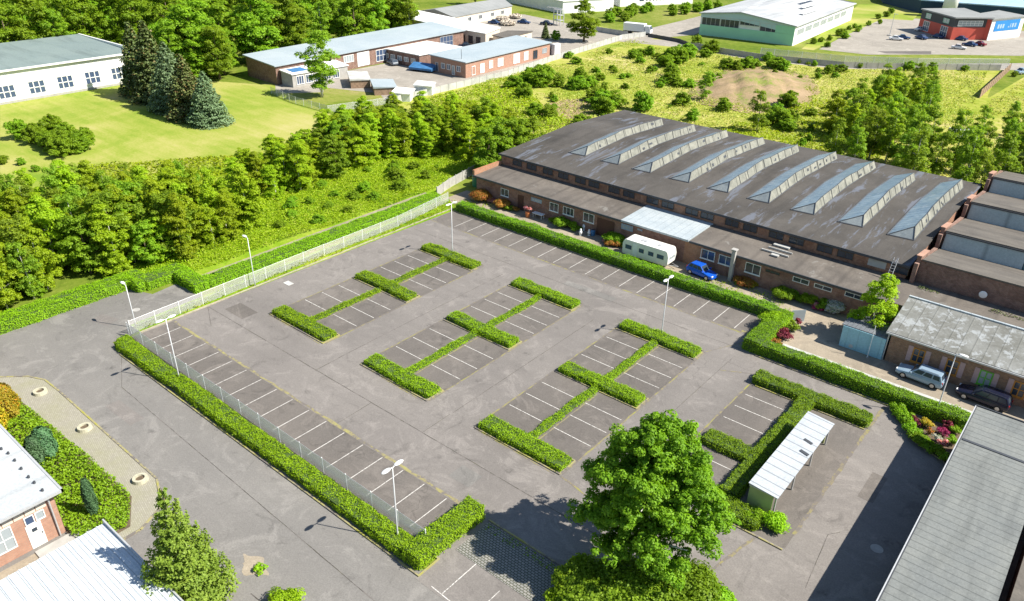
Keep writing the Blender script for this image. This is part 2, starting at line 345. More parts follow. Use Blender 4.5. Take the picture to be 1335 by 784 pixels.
class MB:
    def __init__(s): s.v = []; s.f = []; s.mi = []; s.k = 0
    def mat(s, i): s.k = i; return s
    def add(s, vs, fs):
        b = len(s.v); s.v += [tuple(map(float, v)) for v in vs]
        for f in fs: s.f.append(tuple(b+i for i in f)); s.mi.append(s.k)
        return s
    def box(s, x0, x1, y0, y1, z0, z1):
        return s.add([(x0, y0, z0), (x1, y0, z0), (x1, y1, z0), (x0, y1, z0), (x0, y0, z1), (x1, y0, z1), (x1, y1, z1), (x0, y1, z1)],
                     [(3, 2, 1, 0), (4, 5, 6, 7), (0, 1, 5, 4), (1, 2, 6, 5), (2, 3, 7, 6), (3, 0, 4, 7)])
    def obox(s, o, u, v, w_):
        """box from corner o along vectors u, v, w_"""
        o, u, v, w_ = map(Vector, (o, u, v, w_))
        pts = [o, o+u, o+u+v, o+v, o+w_, o+u+w_, o+u+v+w_, o+v+w_]
        fl = [(3, 2, 1, 0), (4, 5, 6, 7), (0, 1, 5, 4), (1, 2, 6, 5), (2, 3, 7, 6), (3, 0, 4, 7)]
        if u.cross(v).dot(w_) < 0: fl = [tuple(reversed(f)) for f in fl]
        return s.add(pts, fl)
    def prism(s, poly, z0, z1):
        """z0, z1 numbers or lists per vertex; poly counter-clockwise"""
        n = len(poly); a = z0 if hasattr(z0, '__len__') else [z0]*n; b = z1 if hasattr(z1, '__len__') else [z1]*n
        vs = [(p[0], p[1], a[i]) for i, p in enumerate(poly)]+[(p[0], p[1], b[i]) for i, p in enumerate(poly)]
        return s.add(vs, [tuple(range(n-1, -1, -1)), tuple(range(n, 2*n))]+[(i, (i+1) % n, n+(i+1) % n, n+i) for i in range(n)])
    def flat(s, poly, z):
        n = len(poly)
        ar = sum(poly[i][0]*poly[(i+1) % n][1]-poly[(i+1) % n][0]*poly[i][1] for i in range(n))
        if ar < 0: poly = poly[::-1]
        return s.add([(p[0], p[1], z) for p in poly], [tuple(range(n))])
    def tube(s, pts, rad, n=8, cap=True):
        pts = [Vector(p) for p in pts]; rings = []
        if not hasattr(rad, '__len__'): rad = [rad]*len(pts)
        b = len(s.v)
        for i, p in enumerate(pts):
            d = (pts[min(i+1, len(pts)-1)]-pts[max(i-1, 0)]).normalized()
            a = d.cross(Vector((0, 0, 1)) if abs(d.z) < .9 else Vector((1, 0, 0))).normalized(); c = d.cross(a)
            for k in range(n):
                t = 2*PI*k/n; q = p+(a*math.cos(t)+c*math.sin(t))*rad[i]; s.v.append(tuple(q))
        for i in range(len(pts)-1):
            for k in range(n):
                k2 = (k+1) % n; s.f.append((b+i*n+k, b+i*n+k2, b+(i+1)*n+k2, b+(i+1)*n+k)); s.mi.append(s.k)
        if cap:
            s.f.append(tuple(b+k for k in range(n-1, -1, -1))); s.mi.append(s.k)
            e = b+(len(pts)-1)*n; s.f.append(tuple(e+k for k in range(n))); s.mi.append(s.k)
        return s
    def ball(s, c, r, nu=12, nv=8):
        b = len(s.v); r = r if hasattr(r, '__len__') else (r, r, r)
        for j in range(nv+1):
            ph = PI*j/nv
            for i in range(nu):
                th = 2*PI*i/nu; s.v.append((c[0]+r[0]*math.sin(ph)*math.cos(th), c[1]+r[1]*math.sin(ph)*math.sin(th), c[2]+r[2]*math.cos(ph)))
        for j in range(nv):
            for i in range(nu):
                i2 = (i+1) % nu; s.f.append((b+j*nu+i, b+(j+1)*nu+i, b+(j+1)*nu+i2, b+j*nu+i2)); s.mi.append(s.k)
        return s
    def build(s, name, mats, parent=None, smooth=False, world=True, bevel=0):
        if not isinstance(mats, (list, tuple)): mats = [mats]
        off = Vector((0, 0, 0))
        if parent is not None and world:
            r = parent
            while r.parent is not None: r = r.parent
            off = OFF.get(r.name, Vector((0, 0, 0)))
        me = bpy.data.meshes.new(name); me.from_pydata([(v[0]-off[0], v[1]-off[1], v[2]-off[2]) for v in s.v], [], s.f)
        for m in mats: me.materials.append(m)
        if len(mats) > 1: me.polygons.foreach_set('material_index', s.mi)
        if smooth: me.polygons.foreach_set('use_smooth', [True]*len(me.polygons))
        me.update()
        o = link(name, me, parent)
        if bevel:
            b = o.modifiers.new('bevel', 'BEVEL'); b.width = bevel; b.segments = 2; b.limit_method = 'ANGLE'; b.angle_limit = math.radians(25)
        return o
def sheet(name, poly, z, m, kind='structure'):
    b = MB(); b.flat(poly, z); o = b.build(name, m); o['kind'] = kind; return o
def R4(x0, x1, y0, y1): return [(x0, y0), (x1, y0), (x1, y1), (x0, y1)]

# ------------------------------------------------------------------ leaf meshes
def quads_mesh(name, P4, mat):
    n = len(P4); me = bpy.data.meshes.new(name)
    me.vertices.add(4*n); me.vertices.foreach_set('co', P4.reshape(-1).astype(np.float32))
    me.loops.add(4*n); me.loops.foreach_set('vertex_index', np.arange(4*n, dtype=np.int32))
    me.polygons.add(n); me.polygons.foreach_set('loop_start', np.arange(0, 4*n, 4, dtype=np.int32))
    try: me.polygons.foreach_set('loop_total', np.full(n, 4, dtype=np.int32))
    except Exception: pass
    me.update(calc_edges=True); me.validate(); me.materials.append(mat); return me
def unit(a): return a/np.maximum(np.linalg.norm(a, axis=1, keepdims=True), 1e-9)
def leafquads(p, nrm, size, aspect=.65):
    n = len(p); r = unit(rng.normal(size=(n, 3))); t = unit(np.cross(nrm, r)); b = np.cross(nrm, t)
    if np.isscalar(size): size = np.full(n, size)
    sz = (size*rng.uniform(.65, 1.3, n))[:, None]
    a = t*sz*.5; c = b*sz*.5*aspect
    dr = nrm*sz*.12
    return np.stack([p-a-dr, p+c+dr, p+a-dr, p-c+dr], axis=1)
def clumps(centers, radii, per, size, up=.35, jit=.42, flat=.75):
    """leaf clusters: shells of leaves round each centre"""
    out = []
    for c, r in zip(centers, radii):
        k = max(6, int(per*rng.uniform(.8, 1.2)))
        d = unit(rng.normal(size=(k, 3))); d[:, 2] = np.where(d[:, 2] < -.35, -d[:, 2]*.6, d[:, 2]); d = unit(d)
        rr = r*rng.uniform(.55, 1.08, (k, 1)); p = c+d*rr*np.array([1, 1, flat])
        nrm = unit(d+jit*rng.normal(size=(k, 3))+np.array([0, 0, up])); out.append(leafquads(p, nrm, size))
    return np.concatenate(out)
def crown_points(n, h0, h1, rad, prof, rc, inner=.25):
    """clump centres in a crown of revolution: prof(t) radius factor, t 0..1"""
    C = []; Rr = []
    tries = 0
    while len(C) < n and tries < n*40:
        tries += 1; t = rng.random(); a = rng.random()*2*PI; f = prof(t)
        if rng.random() > f+.15: continue
        q = (rng.uniform(inner, 1) if rng.random() < .3 else rng.uniform(.7, 1))*f*rad
        lob = 1+.16*math.sin(3*a+5*t*3)+.1*math.sin(5*a-7*t)
        c = np.array([math.cos(a)*q*lob, math.sin(a)*q*lob, h0+(h1-h0)*t])
        r = rc*rng.uniform(.7, 1.25)
        if any(np.linalg.norm(c-o) < .62*r for o in C[-60:]): continue
        C.append(c); Rr.append(r)
    return C, Rr
def trunk_mb(h, r, lean=0, limbs=0, crown_r=1.5, h0=.3, bend=.12):
    b = MB(); pts = []; rad = []
    ph = random.random()*6
    for i in range(7):
        t = i/6; pts.append((bend*math.sin(ph+t*4)*t*h*.12, bend*math.cos(ph+t*3)*t*h*.12, h*t-(.15 if i == 0 else 0))); rad.append(r*(1-.85*t)+(r*.25 if i == 0 else 0))
    b.tube(pts, rad, 7)
    for k in range(limbs):
        t = random.uniform(h0, .85); i = int(t*6); p = Vector(pts[i]); a = random.random()*6.283; L = crown_r*random.uniform(.55, .9)*(1.2-t)
        q = p+Vector((math.cos(a)*L*.5, math.sin(a)*L*.5, L*.45)); e = p+Vector((math.cos(a)*L, math.sin(a)*L, L*.75))
        b.tube([p, q, e], [r*.4*(1-t*.6), r*.25*(1-t*.6), r*.06], 5)
    return b
PROTO = {}
def proto(name, crown_q, crown_mat, tb, bark):
    """prototype meshes (crown, trunk) of a tree of unit height unless stated"""
    PROTO[name] = (quads_mesh('crown', crown_q, crown_mat), None, tb, bark)
    me = bpy.data.meshes.new('trunk'); me.from_pydata(tb.v, [], tb.f); me.materials.append(bark)
    me.polygons.foreach_set('use_smooth', [True]*len(me.polygons)); me.update()
    PROTO[name] = (PROTO[name][0], me)
def tree(kind, name, x, y, h, label, cat='tree', group=None, w_=1.0, z=0, rz=None):
    """prototype is modelled 10 m tall"""
    o = bpy.data.objects.new(name, None); COL.objects.link(o); o.empty_display_size = .5
    o.location = (x, y, z); o.rotation_euler = (0, 0, random.random()*6.28 if rz is None else rz)
    s = h/10; o.scale = (s*w_, s*w_, s); tag(o, label, cat, group)
    cm, tm = PROTO[kind]
    link('crown', cm, o); link('trunk', tm, o)
    return o
# 10 m tall prototypes
def P_round(t): return math.sin(PI*min(1, (t*.92+.08)))**.6
def P_cone(t): return max(.08, (1-t)**.85)
def P_egg(t): return (math.sin(PI*(t**.75*.9+.08)))**.7
def lobed(nl, per, h0, h1, R, prof, rl, rc, lean=.0):
    """crown of irregular boughs: lobes in an envelope, leaf clusters inside each lobe"""
    C = []; Rr = []
    ax = rng.uniform(-lean, lean, 2)
    for i in range(nl):
        t = (i+.5)/nl*.98+rng.normal()*.03; t = min(.99, max(.01, t)); a = i*2.4+rng.normal()*.5; q = R*prof(t)*rng.uniform(.35, .82)*(1-.0*t)
        c = np.array([math.cos(a)*q+ax[0]*t, math.sin(a)*q+ax[1]*t, h0+(h1-h0)*t-.2*rl]); r = rl*rng.uniform(.6, 1.3)*(1.15-.45*t)
        for k in range(max(3, int(per*r*r/(rl*rl)))):
            d = unit(rng.normal(size=(1, 3)))[0]; d[2] = abs(d[2]) if rng.random() < .75 else d[2]*.5; cc = c+d*r*rng.uniform(.45, 1.05)*np.array([1, 1, .85])
            if cc[2] < h0*.5: continue
            C.append(cc); Rr.append(rc*rng.uniform(.55, 1.3))
    return C, Rr
for i in range(5):
    C, r = lobed(25, 11, 1.4, 9.5, 3.2, P_egg, 1.4, .62, .6); proto('broad%d' % i, clumps(C, r, 72, .28, up=.55), M_TREE, trunk_mb(7.6, .22, limbs=7, crown_r=3), M_BARK)
for i in range(6):
    C, r = lobed(26, 10, .6, 9.6, [2.3, 1.8, 2.6, 2.0, 2.4, 1.6][i], P_egg, 1.05, .5, .7); proto('thick%d' % i, clumps(C, r, 66, .25, up=.6), M_THICK, trunk_mb(7.6, .12, limbs=6, crown_r=2), M_WBARK)
for i in range(4):
    C, r = lobed(22, 9, 1.5, 9.7, 2.0, lambda t: P_egg(t)*.95, .9, .45, .6); proto('birch%d' % i, clumps(C, r, 50, .23, up=.4, flat=1.15), M_BIRCH, trunk_mb(8.6, .12, limbs=8, crown_r=2), M_WBARK)
for i in range(4):
    C, r = lobed(18, 9, .8, 8.8, 5.4, P_round, 2.6, 1.3, 1.5); proto('bush%d' % i, clumps(C, r, 80, .62, up=.5), M_SHRUB, trunk_mb(6, .25, limbs=5, crown_r=3, h0=.1), M_BARK)
def conifer(levels, rbase, droop, size, prof=1.0, per=11, fan=.5, top=9.9, low=.5):
    out = []
    for L in range(levels):
        t = L/levels; z = low+(top-low)*t; R = rbase*(1-t)**prof+.12; nb = max(4, int(11*(1-t)+4)); a0 = rng.random()*6.28
        for b in range(nb):
            a = a0+2*PI*b/nb+rng.normal()*.12; Rb = R*rng.uniform(.78, 1.12); k = max(5, int(per*Rb/rbase*3.2)+4)
            s = np.sqrt(rng.random(k))*.95+.05; wd = (rng.random(k)-.5)*2*fan*s*Rb*(1.1-s*.55)
            x = math.cos(a)*s*Rb-math.sin(a)*wd; y = math.sin(a)*s*Rb+math.cos(a)*wd
            zz = z-droop*(s**1.4)*Rb+.10*rng.normal(size=k)+.22*Rb*(s > .85)*.5
            p = np.stack([x, y, zz], 1); nr = unit(np.stack([.45*math.cos(a)+.45*rng.normal(size=k), .45*math.sin(a)+.45*rng.normal(size=k), np.full(k, .9)], 1))
            out.append(leafquads(p, nr, size, .55))
    return np.concatenate(out)
proto('spruce0', conifer(24, 2.9, .30, .36, .85, 22), M_SPRUCE, trunk_mb(9.6, .2, bend=0), M_BARK)
proto('spruce1', conifer(24, 2.9, .30, .36, .85, 22), M_BROWN, trunk_mb(9.6, .2, bend=0), M_BARK)
proto('bluespruce', conifer(26, 3.6, .22, .34, .8, 24), M_BLUE, trunk_mb(9.6, .2, bend=0), M_BARK)
proto('larch', conifer(15, 2.75, -.10, .2, 1.0, 70, .42), M_LARCH, trunk_mb(9.6, .16, bend=0), M_BARK)
# columnar shrubs (10 m tall, radius 2)
def column_q(n, r, size):
    t = rng.random(n); a = rng.random(n)*2*PI; R = r*np.sqrt(np.clip(np.sin(PI*(t*.86+.1)), 0, 1))*(1+.12*np.sin(a*5+t*9))*rng.uniform(.75, 1.05, n)
    p = np.stack([np.cos(a)*R, np.sin(a)*R, .1+9.8*t], 1); nr = unit(np.stack([np.cos(a), np.sin(a), np.full(n, .5)], 1)+.45*rng.normal(size=(n, 3)))
    return leafquads(p, nr, size, .5)
proto('column', column_q(5000, 1.7, .45), M_JUNI, trunk_mb(8, .3, bend=0), M_BARK)
proto('goldcolumn', column_q(5000, 2.6, .45), M_YELLOW, trunk_mb(8, .3, bend=0), M_BARK)

def snoise(x, y, sc, seed=0):
    r = np.random.default_rng(seed); o = 0
    for k in range(5):
        a, ph, f = r.random()*6.28, r.random()*6.28, sc*(1.0+.8*k); o = o+np.sin((x*np.cos(a)+y*np.sin(a))*f+ph+1.3*np.sin((x*np.sin(a)-y*np.cos(a))*f*.7))/(1+.5*k)
    return o/3.0
def inpoly(x, y, poly):
    x = np.asarray(x); y = np.asarray(y); c = np.zeros(x.shape, bool); n = len(poly)
    for i in range(n):
        x0, y0 = poly[i]; x1, y1 = poly[(i+1) % n]
        with np.errstate(divide='ignore', invalid='ignore'):
            c ^= ((y0 > y) != (y1 > y)) & (x < (x1-x0)*(y-y0)/((y1-y0) if y1 != y0 else 1e-9)+x0)
    return c
def sample(poly, n):
    xs = [p[0] for p in poly]; ys = [p[1] for p in poly]; X = rng.uniform(min(xs), max(xs), n*4); Y = rng.uniform(min(ys), max(ys), n*4)
    k = inpoly(X, Y, poly); return X[k], Y[k]
def area(poly): return abs(sum(poly[i][0]*poly[(i+1) % len(poly)][1]-poly[(i+1) % len(poly)][0]*poly[i][1] for i in range(len(poly)))/2)
def scatter(name, poly, dens, hmin, hmax, size, mat, seed=1, sc=.35, avoid=None, label=None):
    n = int(area(poly)*dens); xs = [p[0] for p in poly]; ys = [p[1] for p in poly]
    bb = (max(xs)-min(xs))*(max(ys)-min(ys)); X = rng.uniform(min(xs), max(xs), int(bb*dens)); Y = rng.uniform(min(ys), max(ys), int(bb*dens))
    k = inpoly(X, Y, poly)
    if avoid:
        for a in avoid: k &= ~inpoly(X, Y, a)
    X, Y = X[k], Y[k]
    h = hmin+(hmax-hmin)*np.clip(.5+.7*snoise(X, Y, sc, seed)+.25*snoise(X, Y, sc*3.1, seed+3), 0, 1)**1.4
    u = rng.random(len(X)); keep = (h > .05); X, Y, h, u = X[keep], Y[keep], h[keep], u[keep]
    Z = h*(1-.6*u**2)
    nr = unit(np.stack([rng.normal(size=len(X))*.6, rng.normal(size=len(X))*.6, np.full(len(X), .8)], 1))
    me = quads_mesh(name, leafquads(np.stack([X, Y, Z], 1), nr, size), mat); o = link(name, me); o['kind'] = 'stuff'
    o['label'] = label or 'tall wild grass and low weeds'; o['category'] = 'grass'; return o

def hedge(name, rects, label, mat=M_HEDGE, dens=210, size=.115, lump=.12, group=None, z0=0):
    """rects: (x0,x1,y0,y1,h) united; leafy shell over a dark twiggy core"""
    cx = sum((r[0]+r[1])/2 for r in rects)/len(rects); cy = sum((r[2]+r[3])/2 for r in rects)/len(rects)
    t = thing(name, label, 'hedge', (cx, cy, z0), 0, group); Q = []; core = MB()
    for (x0, x1, y0, y1, h) in rects:
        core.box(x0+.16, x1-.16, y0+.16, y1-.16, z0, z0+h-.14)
        dx, dy = x1-x0, y1-y0
        faces = [('top', dx*dy), ('x0', dy*h), ('x1', dy*h), ('y0', dx*h), ('y1', dx*h)]
        for f, A in faces:
            n = int(A*dens*(1.15 if f == 'top' else 1)); u, v = rng.random(n), rng.random(n)
            if f == 'top': p = np.stack([x0+u*dx, y0+v*dy, np.full(n, h)], 1); nr = (0, 0, 1)
            elif f[0] == 'x': p = np.stack([np.full(n, x0 if f[1] == '0' else x1), y0+u*dy, v*h], 1); nr = (-1 if f[1] == '0' else 1, 0, .3)
            else: p = np.stack([x0+u*dx, np.full(n, y0 if f[1] == '0' else y1), v*h], 1); nr = (0, -1 if f[1] == '0' else 1, .3)
            # rounded shoulders
            ed = np.minimum.reduce([p[:, 0]-x0, x1-p[:, 0], p[:, 1]-y0, y1-p[:, 1]]); rr = .28
            top = p[:, 2] > h-rr
            k = np.clip(1-ed/rr, 0, 1)*np.clip((p[:, 2]-(h-rr))/rr, 0, 1); p[:, 2] -= k**2*rr*.75
            cxy = np.stack([np.clip(p[:, 0], x0+rr, x1-rr), np.clip(p[:, 1], y0+rr, y1-rr)], 1); p[:, :2] += (cxy-p[:, :2])*(k**2*.55)[:, None]
            # rounded corners in plan
            cr = min(.45, dx*.45, dy*.45); ccx = np.clip(p[:, 0], x0+cr, x1-cr); ccy = np.clip(p[:, 1], y0+cr, y1-cr); vx, vy = p[:, 0]-ccx, p[:, 1]-ccy
            d = np.hypot(vx, vy); m = d > cr; p[m, 0] = (ccx+vx/np.maximum(d, 1e-6)*cr)[m]; p[m, 1] = (ccy+vy/np.maximum(d, 1e-6)*cr)[m]
            nz = 1.0*snoise(p[:, 0], p[:, 1]+p[:, 2]*1.7, 1.7, 5)+.5*snoise(p[:, 0], p[:, 1], .6, 21)+.7*snoise(p[:, 0]+p[:, 2], p[:, 1], 4.5, 8)
            nrm = np.tile(np.array(nr, float), (n, 1)); p += nrm*(lump*nz-.04)[:, None]*np.array([1, 1, 1.3])
            p[:, 2] *= 1+.09*snoise(p[:, 0], p[:, 1], .45, 31)*np.clip(p[:, 2]/h, 0, 1); wv = .10*snoise(p[:, 0]*.8, p[:, 1]*.8, .55, 33); p[:, 1 if dx > dy else 0] += wv
            p += rng.normal(size=(n, 3))*.035; tw = rng.random(n) < .06; p[tw] += nrm[tw]*rng.uniform(.04, .22, (int(tw.sum()), 1))
            nn = unit(nrm+.55*rng.normal(size=(n, 3))+np.array([0, 0, .25]))
            keep = np.ones(n, bool)
            for r2 in rects:
                if r2 is (x0, x1, y0, y1, h) or r2 == (x0, x1, y0, y1, h): continue
                keep &= ~((p[:, 0] > r2[0]+.12) & (p[:, 0] < r2[1]-.12) & (p[:, 1] > r2[2]+.12) & (p[:, 1] < r2[3]-.12) & (p[:, 2] < r2[4]-.1))
            p[:, 2] += z0; Q.append(leafquads(p[keep]-np.array([cx, cy, z0]), nn[keep], size))
    link('foliage', quads_mesh('foliage', np.concatenate(Q), mat), t)
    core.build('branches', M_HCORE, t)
    return t
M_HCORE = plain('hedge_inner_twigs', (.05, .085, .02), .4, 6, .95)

def bush(name, x, y, r, h, mat, label, cat='shrub', group=None, n=None, size=.16, z=0):
    t = thing(name, label, cat, (x, y, z), 0, group)
    k = n or max(7, int(9*r*r+6)); C = []; Rr = []
    for i in range(k):
        a = random.random()*6.28; q = r*.72*math.sqrt(random.random()); C.append(np.array([math.cos(a)*q, math.sin(a)*q, h*(.30+.42*random.random()*(1-(q/r)**2*.6))])); Rr.append(min(r, h)*.42*random.uniform(.8, 1.15))
    per = int(4*PI*Rr[0]**2*.8/(size*size*.33)*.75)
    link('foliage', quads_mesh('foliage', clumps(C, Rr, min(per, 420), size), mat), t)
    b = MB()
    for i in range(5):
        a = i*1.3; b.tube([(0, 0, -.05), (math.cos(a)*r*.3, math.sin(a)*r*.3, h*.35), (math.cos(a)*r*.5, math.sin(a)*r*.5, h*.55)], [.03, .02, .008], 4)
    b.build('stem', M_BARK, t, world=False)
    return t

# ================================================================== SETTING: ground
sheet('ground', R4(-900, 500, -300, 1300), 0, M_GROUND)
sheet('lawn', [P(0, 240), P(0, 130), (-186, 84), (-178, 95), (-160, 104), (-131, 97.5), (-112, 92), (-104, 66), (-112, 52), (-126, 40)], .010, M_LAWN)
sheet('lawn', [P(760, 28), P(830, 47), P(818, 60), P(724, 73), P(720, 62), P(700, 50)], .014, M_LAWN)
sheet('field', [(-126, 112), (-130, 173), (-134, 219), (-131, 227), (-112, 219), (-88, 217), (-67, 222), (-34, 248), (-30, 213), (-20, 175), (-8, 128), (-76, 126), (-84, 100), (-110, 108)], .012, M_FIELD)
sheet('meadow', [(-81.9, 36.5), (-77.2, 44), (-78.5, 60), (-80, 80), (-86, 100), (-112, 90), (-118, 58), (-100, 40), (-90, 34)], .016, M_BRIGHT)
sheet('road', [(-85.6, -80), (-85.6, 32), (-81.6, 33.5), (-82, 36.5), (-77.2, 37.2), (-74.6, 36), (-74.6, 25.5), (-28, 25.5), (-19, 24.5), (10, 24.5), (10, -80)], .020, M_ROAD)
sheet('ground', [(-112, 37), (-83, 31.8), (-84, -60), (-190, -60), (-190, 2)], .0165, M_GROUND)
sheet('road', [(-20.3, 24.5), (-20.3, 46), (6, 46), (6, 24.5)], .023, M_ROAD)
lot = sheet('parking_lot', [(-74.2, 26.9), (-28.6, 26.9), (-28.6, 24.6), (10, 24.6), (10, 69), (-24, 69), (-24, 76), (-74.2, 76)], .027, M_LOT)
sheet('bare_ground', [(-81.9, 39), (-80.6, 39), (-80.6, 78), (-82.2, 78)], .030, M_PATH)
# long joint seams, moss joints, cracks
def strip(b, x0, y0, x1, y1, wd, z, seg=None):
    d = Vector((x1-x0, y1-y0)); L = d.length; d.normalize(); nrm = Vector((-d.y, d.x)); k = max(1, int(L/(seg or 1.2)))
    L_ = []; R_ = []
    for i in range(k+1):
        t = i/k; o = .35*wd*math.sin(i*1.7+x0)+random.uniform(-.25, .25)*wd; w2 = wd*random.uniform(.35, .75)
        c = Vector((x0, y0))+d*L*t+nrm*o*.5; L_.append(c+nrm*w2); R_.append(c-nrm*w2)
    for i in range(k): b.add([(*R_[i], z), (*R_[i+1], z), (*L_[i+1], z), (*L_[i], z)], [(0, 1, 2, 3)])
# darker bay surfaces
b = MB()
b.add([(-74, 27.0, .032), (-29, 27.0, .032), (-29, 31.75, .032), (-74, 31.75, .032)], [(0, 1, 2, 3)])
b.add([(-73.5, 70.9, .032), (-24.6, 70.9, .032), (-24.6, 75.6, .032), (-73.5, 75.6, .032)], [(0, 1, 2, 3)])
HX = [-62.75, -47.4, -32.0, -15.6]
for hx in HX[:3]:
    for (a, c) in ((41.9, 51.5), (53.5, 62.6)):
        b.add([(hx-4.8, a, .032), (hx+4.8, a, .032), (hx+4.8, c, .032), (hx-4.8, c, .032)], [(0, 1, 2, 3)])
b.add([(-21.2, 44, .032), (-10.1, 44, .032), (-10.1, 63, .032), (-21.2, 63, .032)], [(0, 1, 2, 3)])
o = b.build('bay_surface', M_BAY); o['kind'] = 'structure'
# white bay markings
b = MB()
def line(x0, y0, x1, y1, w_=.072, z=.040):
    d = Vector((x1-x0, y1-y0)).normalized(); n_ = Vector((-d.y, d.x))*w_/2
    b.add([(x0+n_.x, y0+n_.y, z), (x0-n_.x, y0-n_.y, z), (x1-n_.x, y1-n_.y, z), (x1+n_.x, y1+n_.y, z)], [(0, 1, 2, 3)])
for k in range(17): line(-32.36-2.487*k, 27.75, -32.36-2.487*k, 31.65)
for k in range(18): line(-27.05-2.487*k, 71.15, -27.05-2.487*k, 75.4)
for hx in HX[:3]:
    for (a, c) in ((41.8, 51.5), (53.4, 62.6)):
        for k in (1, 2, 3):
            y = a+(c-a)*k/4+.05; line(hx-4.55, y, hx-.6, y); line(hx+.6, y, hx+4.55, y)
for k in (1, 2, 3): line(-20.7, 53.4+9.2*k/4, -16.6, 53.4+9.2*k/4); line(-20.7, 46.2+1.6*k, -16.8, 46.2+1.6*k) if k > 1 else None
line(-26.2, 24.9, -26.2, 28.4); line(-27.2, 24.85, -24.4, 24.75); line(-23.4, 24.7, -23.4, 27.6, .06)
o = b.build('parking_line', M_PAINT); o['kind'] = 'structure'
b = MB()
strip(b, -74.2, 31.9, -29.2, 31.95, .24, .036, .8)
o = b.build('moss_joint', M_MOSS); o['kind'] = 'structure'
b = MB()
strip(b, -74, 70.75, -26, 70.75, .17, .036, .7)
for hx in HX[:3]:
    for sx in (-4.85, 4.85):
        strip(b, hx+sx, 39.8, hx+sx, 64.6, .13, .037, .6)
    strip(b, hx-4.6, 39.55, hx+4.4, 39.4, .1, .037)
    strip(b, hx+.62, 41.9, hx+.62, 51.5, .14, .0375, .6); strip(b, hx+.62, 53.5, hx+.62, 62.6, .14, .0375, .6)
strip(b, -10.15, 45.8, -10.0, 67, .24, .037, .6); strip(b, -21.25, 51, -21.1, 63.5, .13, .037, .6)
strip(b, -12.2, 43.9, -13.8, 36, .2, .037, .6); strip(b, -27.2, 39.6, -21.5, 38.6, .14, .037, .6)
strip(b, -26.2, 71.2, -24.8, 71.2, .35, .037, .5); strip(b, -24.4, 62.5, -21.5, 64.2, .1, .037); strip(b, -27.2, 64.5, -24.2, 70.7, .08, .037)
o = b.build('weedy_joint', M_JOINT); o['kind'] = 'structure'
b = MB()
strip(b, -74, 36.1, -20, 36.15, .055, .034, .9); strip(b, -54.7, 39.7, -54.6, 64.4, .045, .034, .9); strip(b, -39.65, 40, -39.7, 62.5, .04, .034, .9)
strip(b, -73, 66.9, -24.5, 67.6, .04, .034, .9); strip(b, -24.6, 42, -24.5, 66, .035, .034, .9); strip(b, -46.3, 32, -46.4, 36.1, .035, .034); strip(b, -54.6, 36, -54.7, 39.7, .05, .034)
strip(b, -66, 22.3, -24, 21.4, .05, .028, .9); strip(b, -66, 22.3, -72, 25.2, .03, .028); strip(b, -70, 34, -74, 36, .04, .034)
strip(b, -36, 16.5, -27, 17.0, .05, .028, .7); strip(b, -7.6, 41.5, -8.2, 47.5, .04, .034, .6); strip(b, -8.2, 47.5, -7.6, 48.3, .04, .034)
strip(b, -15.6, 40, -13.6, 40.6, .04, .034, .4); strip(b, -13.6, 40.6, -12.9, 39.5, .04, .034, .4); strip(b, -39.7, 36.1, -39.7, 39.6, .04, .034)
o = b.build('asphalt_crack', M_CRACK); o['kind'] = 'structure'
for (px_, py_, lx, ly, a, m) in ((-70.5, 38, 3.4, 2.0, 0, M_BAY), (-44, 67.8, 7, 1.2, .02, M_ROAD), (-62, 20.6, 4.4, 1.3, .03, M_LOT), (-79.8, 27.1, 2.6, 1.6, .3, M_LOT), (-33, 34.5, 2.2, 1.7, 0, M_ROAD), (-7.3, 55, 1.2, 3.8, 0, M_BAY)):
    c_, s_ = math.cos(a), math.sin(a); sheet('asphalt_patch', [(px_+u*lx/2*c_-v*ly/2*s_, py_+u*lx/2*s_+v*ly/2*c_) for u, v in ((-1, -1), (1, -1), (1, 1), (-1, 1))], .0335 if py_ > 27 and px_ > -74 else .026, m)
# patches of repaired asphalt, manholes
for (px, py, r) in ((375.5, 369.8, .55), (511.5, 0, 0)):
    if r:
        x, y = P(px, py); bb = MB(); bb.box(x-.5, x+.6, y-.35, y+.4, .028, .06); tag(bb.build('concrete_cover', M_CONCL), 'pale square concrete cover in the asphalt by the fence', 'cover')
x, y = P(177.5, 404.5); bb = MB(); bb.tube([(x, y, .015), (x, y, .05)], .42, 16); o = bb.build('manhole_cover', M_CONC); tag(o, 'round manhole cover in the road by the fence corner', 'manhole cover')
x, y = P(1143, 716); bb = MB(); bb.tube([(x, y, .022), (x, y, .045)], .45, 16); tag(bb.build('manhole_cover', M_CONC), 'round manhole cover in the shaded alley beside the grey roof', 'manhole cover')
# grass verge along upper-left fence, kerb
sheet('verge', [(-76.6, 28.4), (-74.35, 28.4), (-74.1, 44), (-74.0, 60), (-73.6, 76), (-77.5, 78.5)], .050, M_BRIGHT)
b = MB(); b.box(-74.4, -74.2, 28.4, 76, 0, .13); o = b.build('kerb', M_KERB); o['kind'] = 'structure'
scatter('verge_weeds', [(-76.4, 28.6), (-74.6, 28.6), (-74.2, 60), (-74.1, 76), (-77, 78)], 26, .05, .45, .2, M_TALL, 4, 1.1)
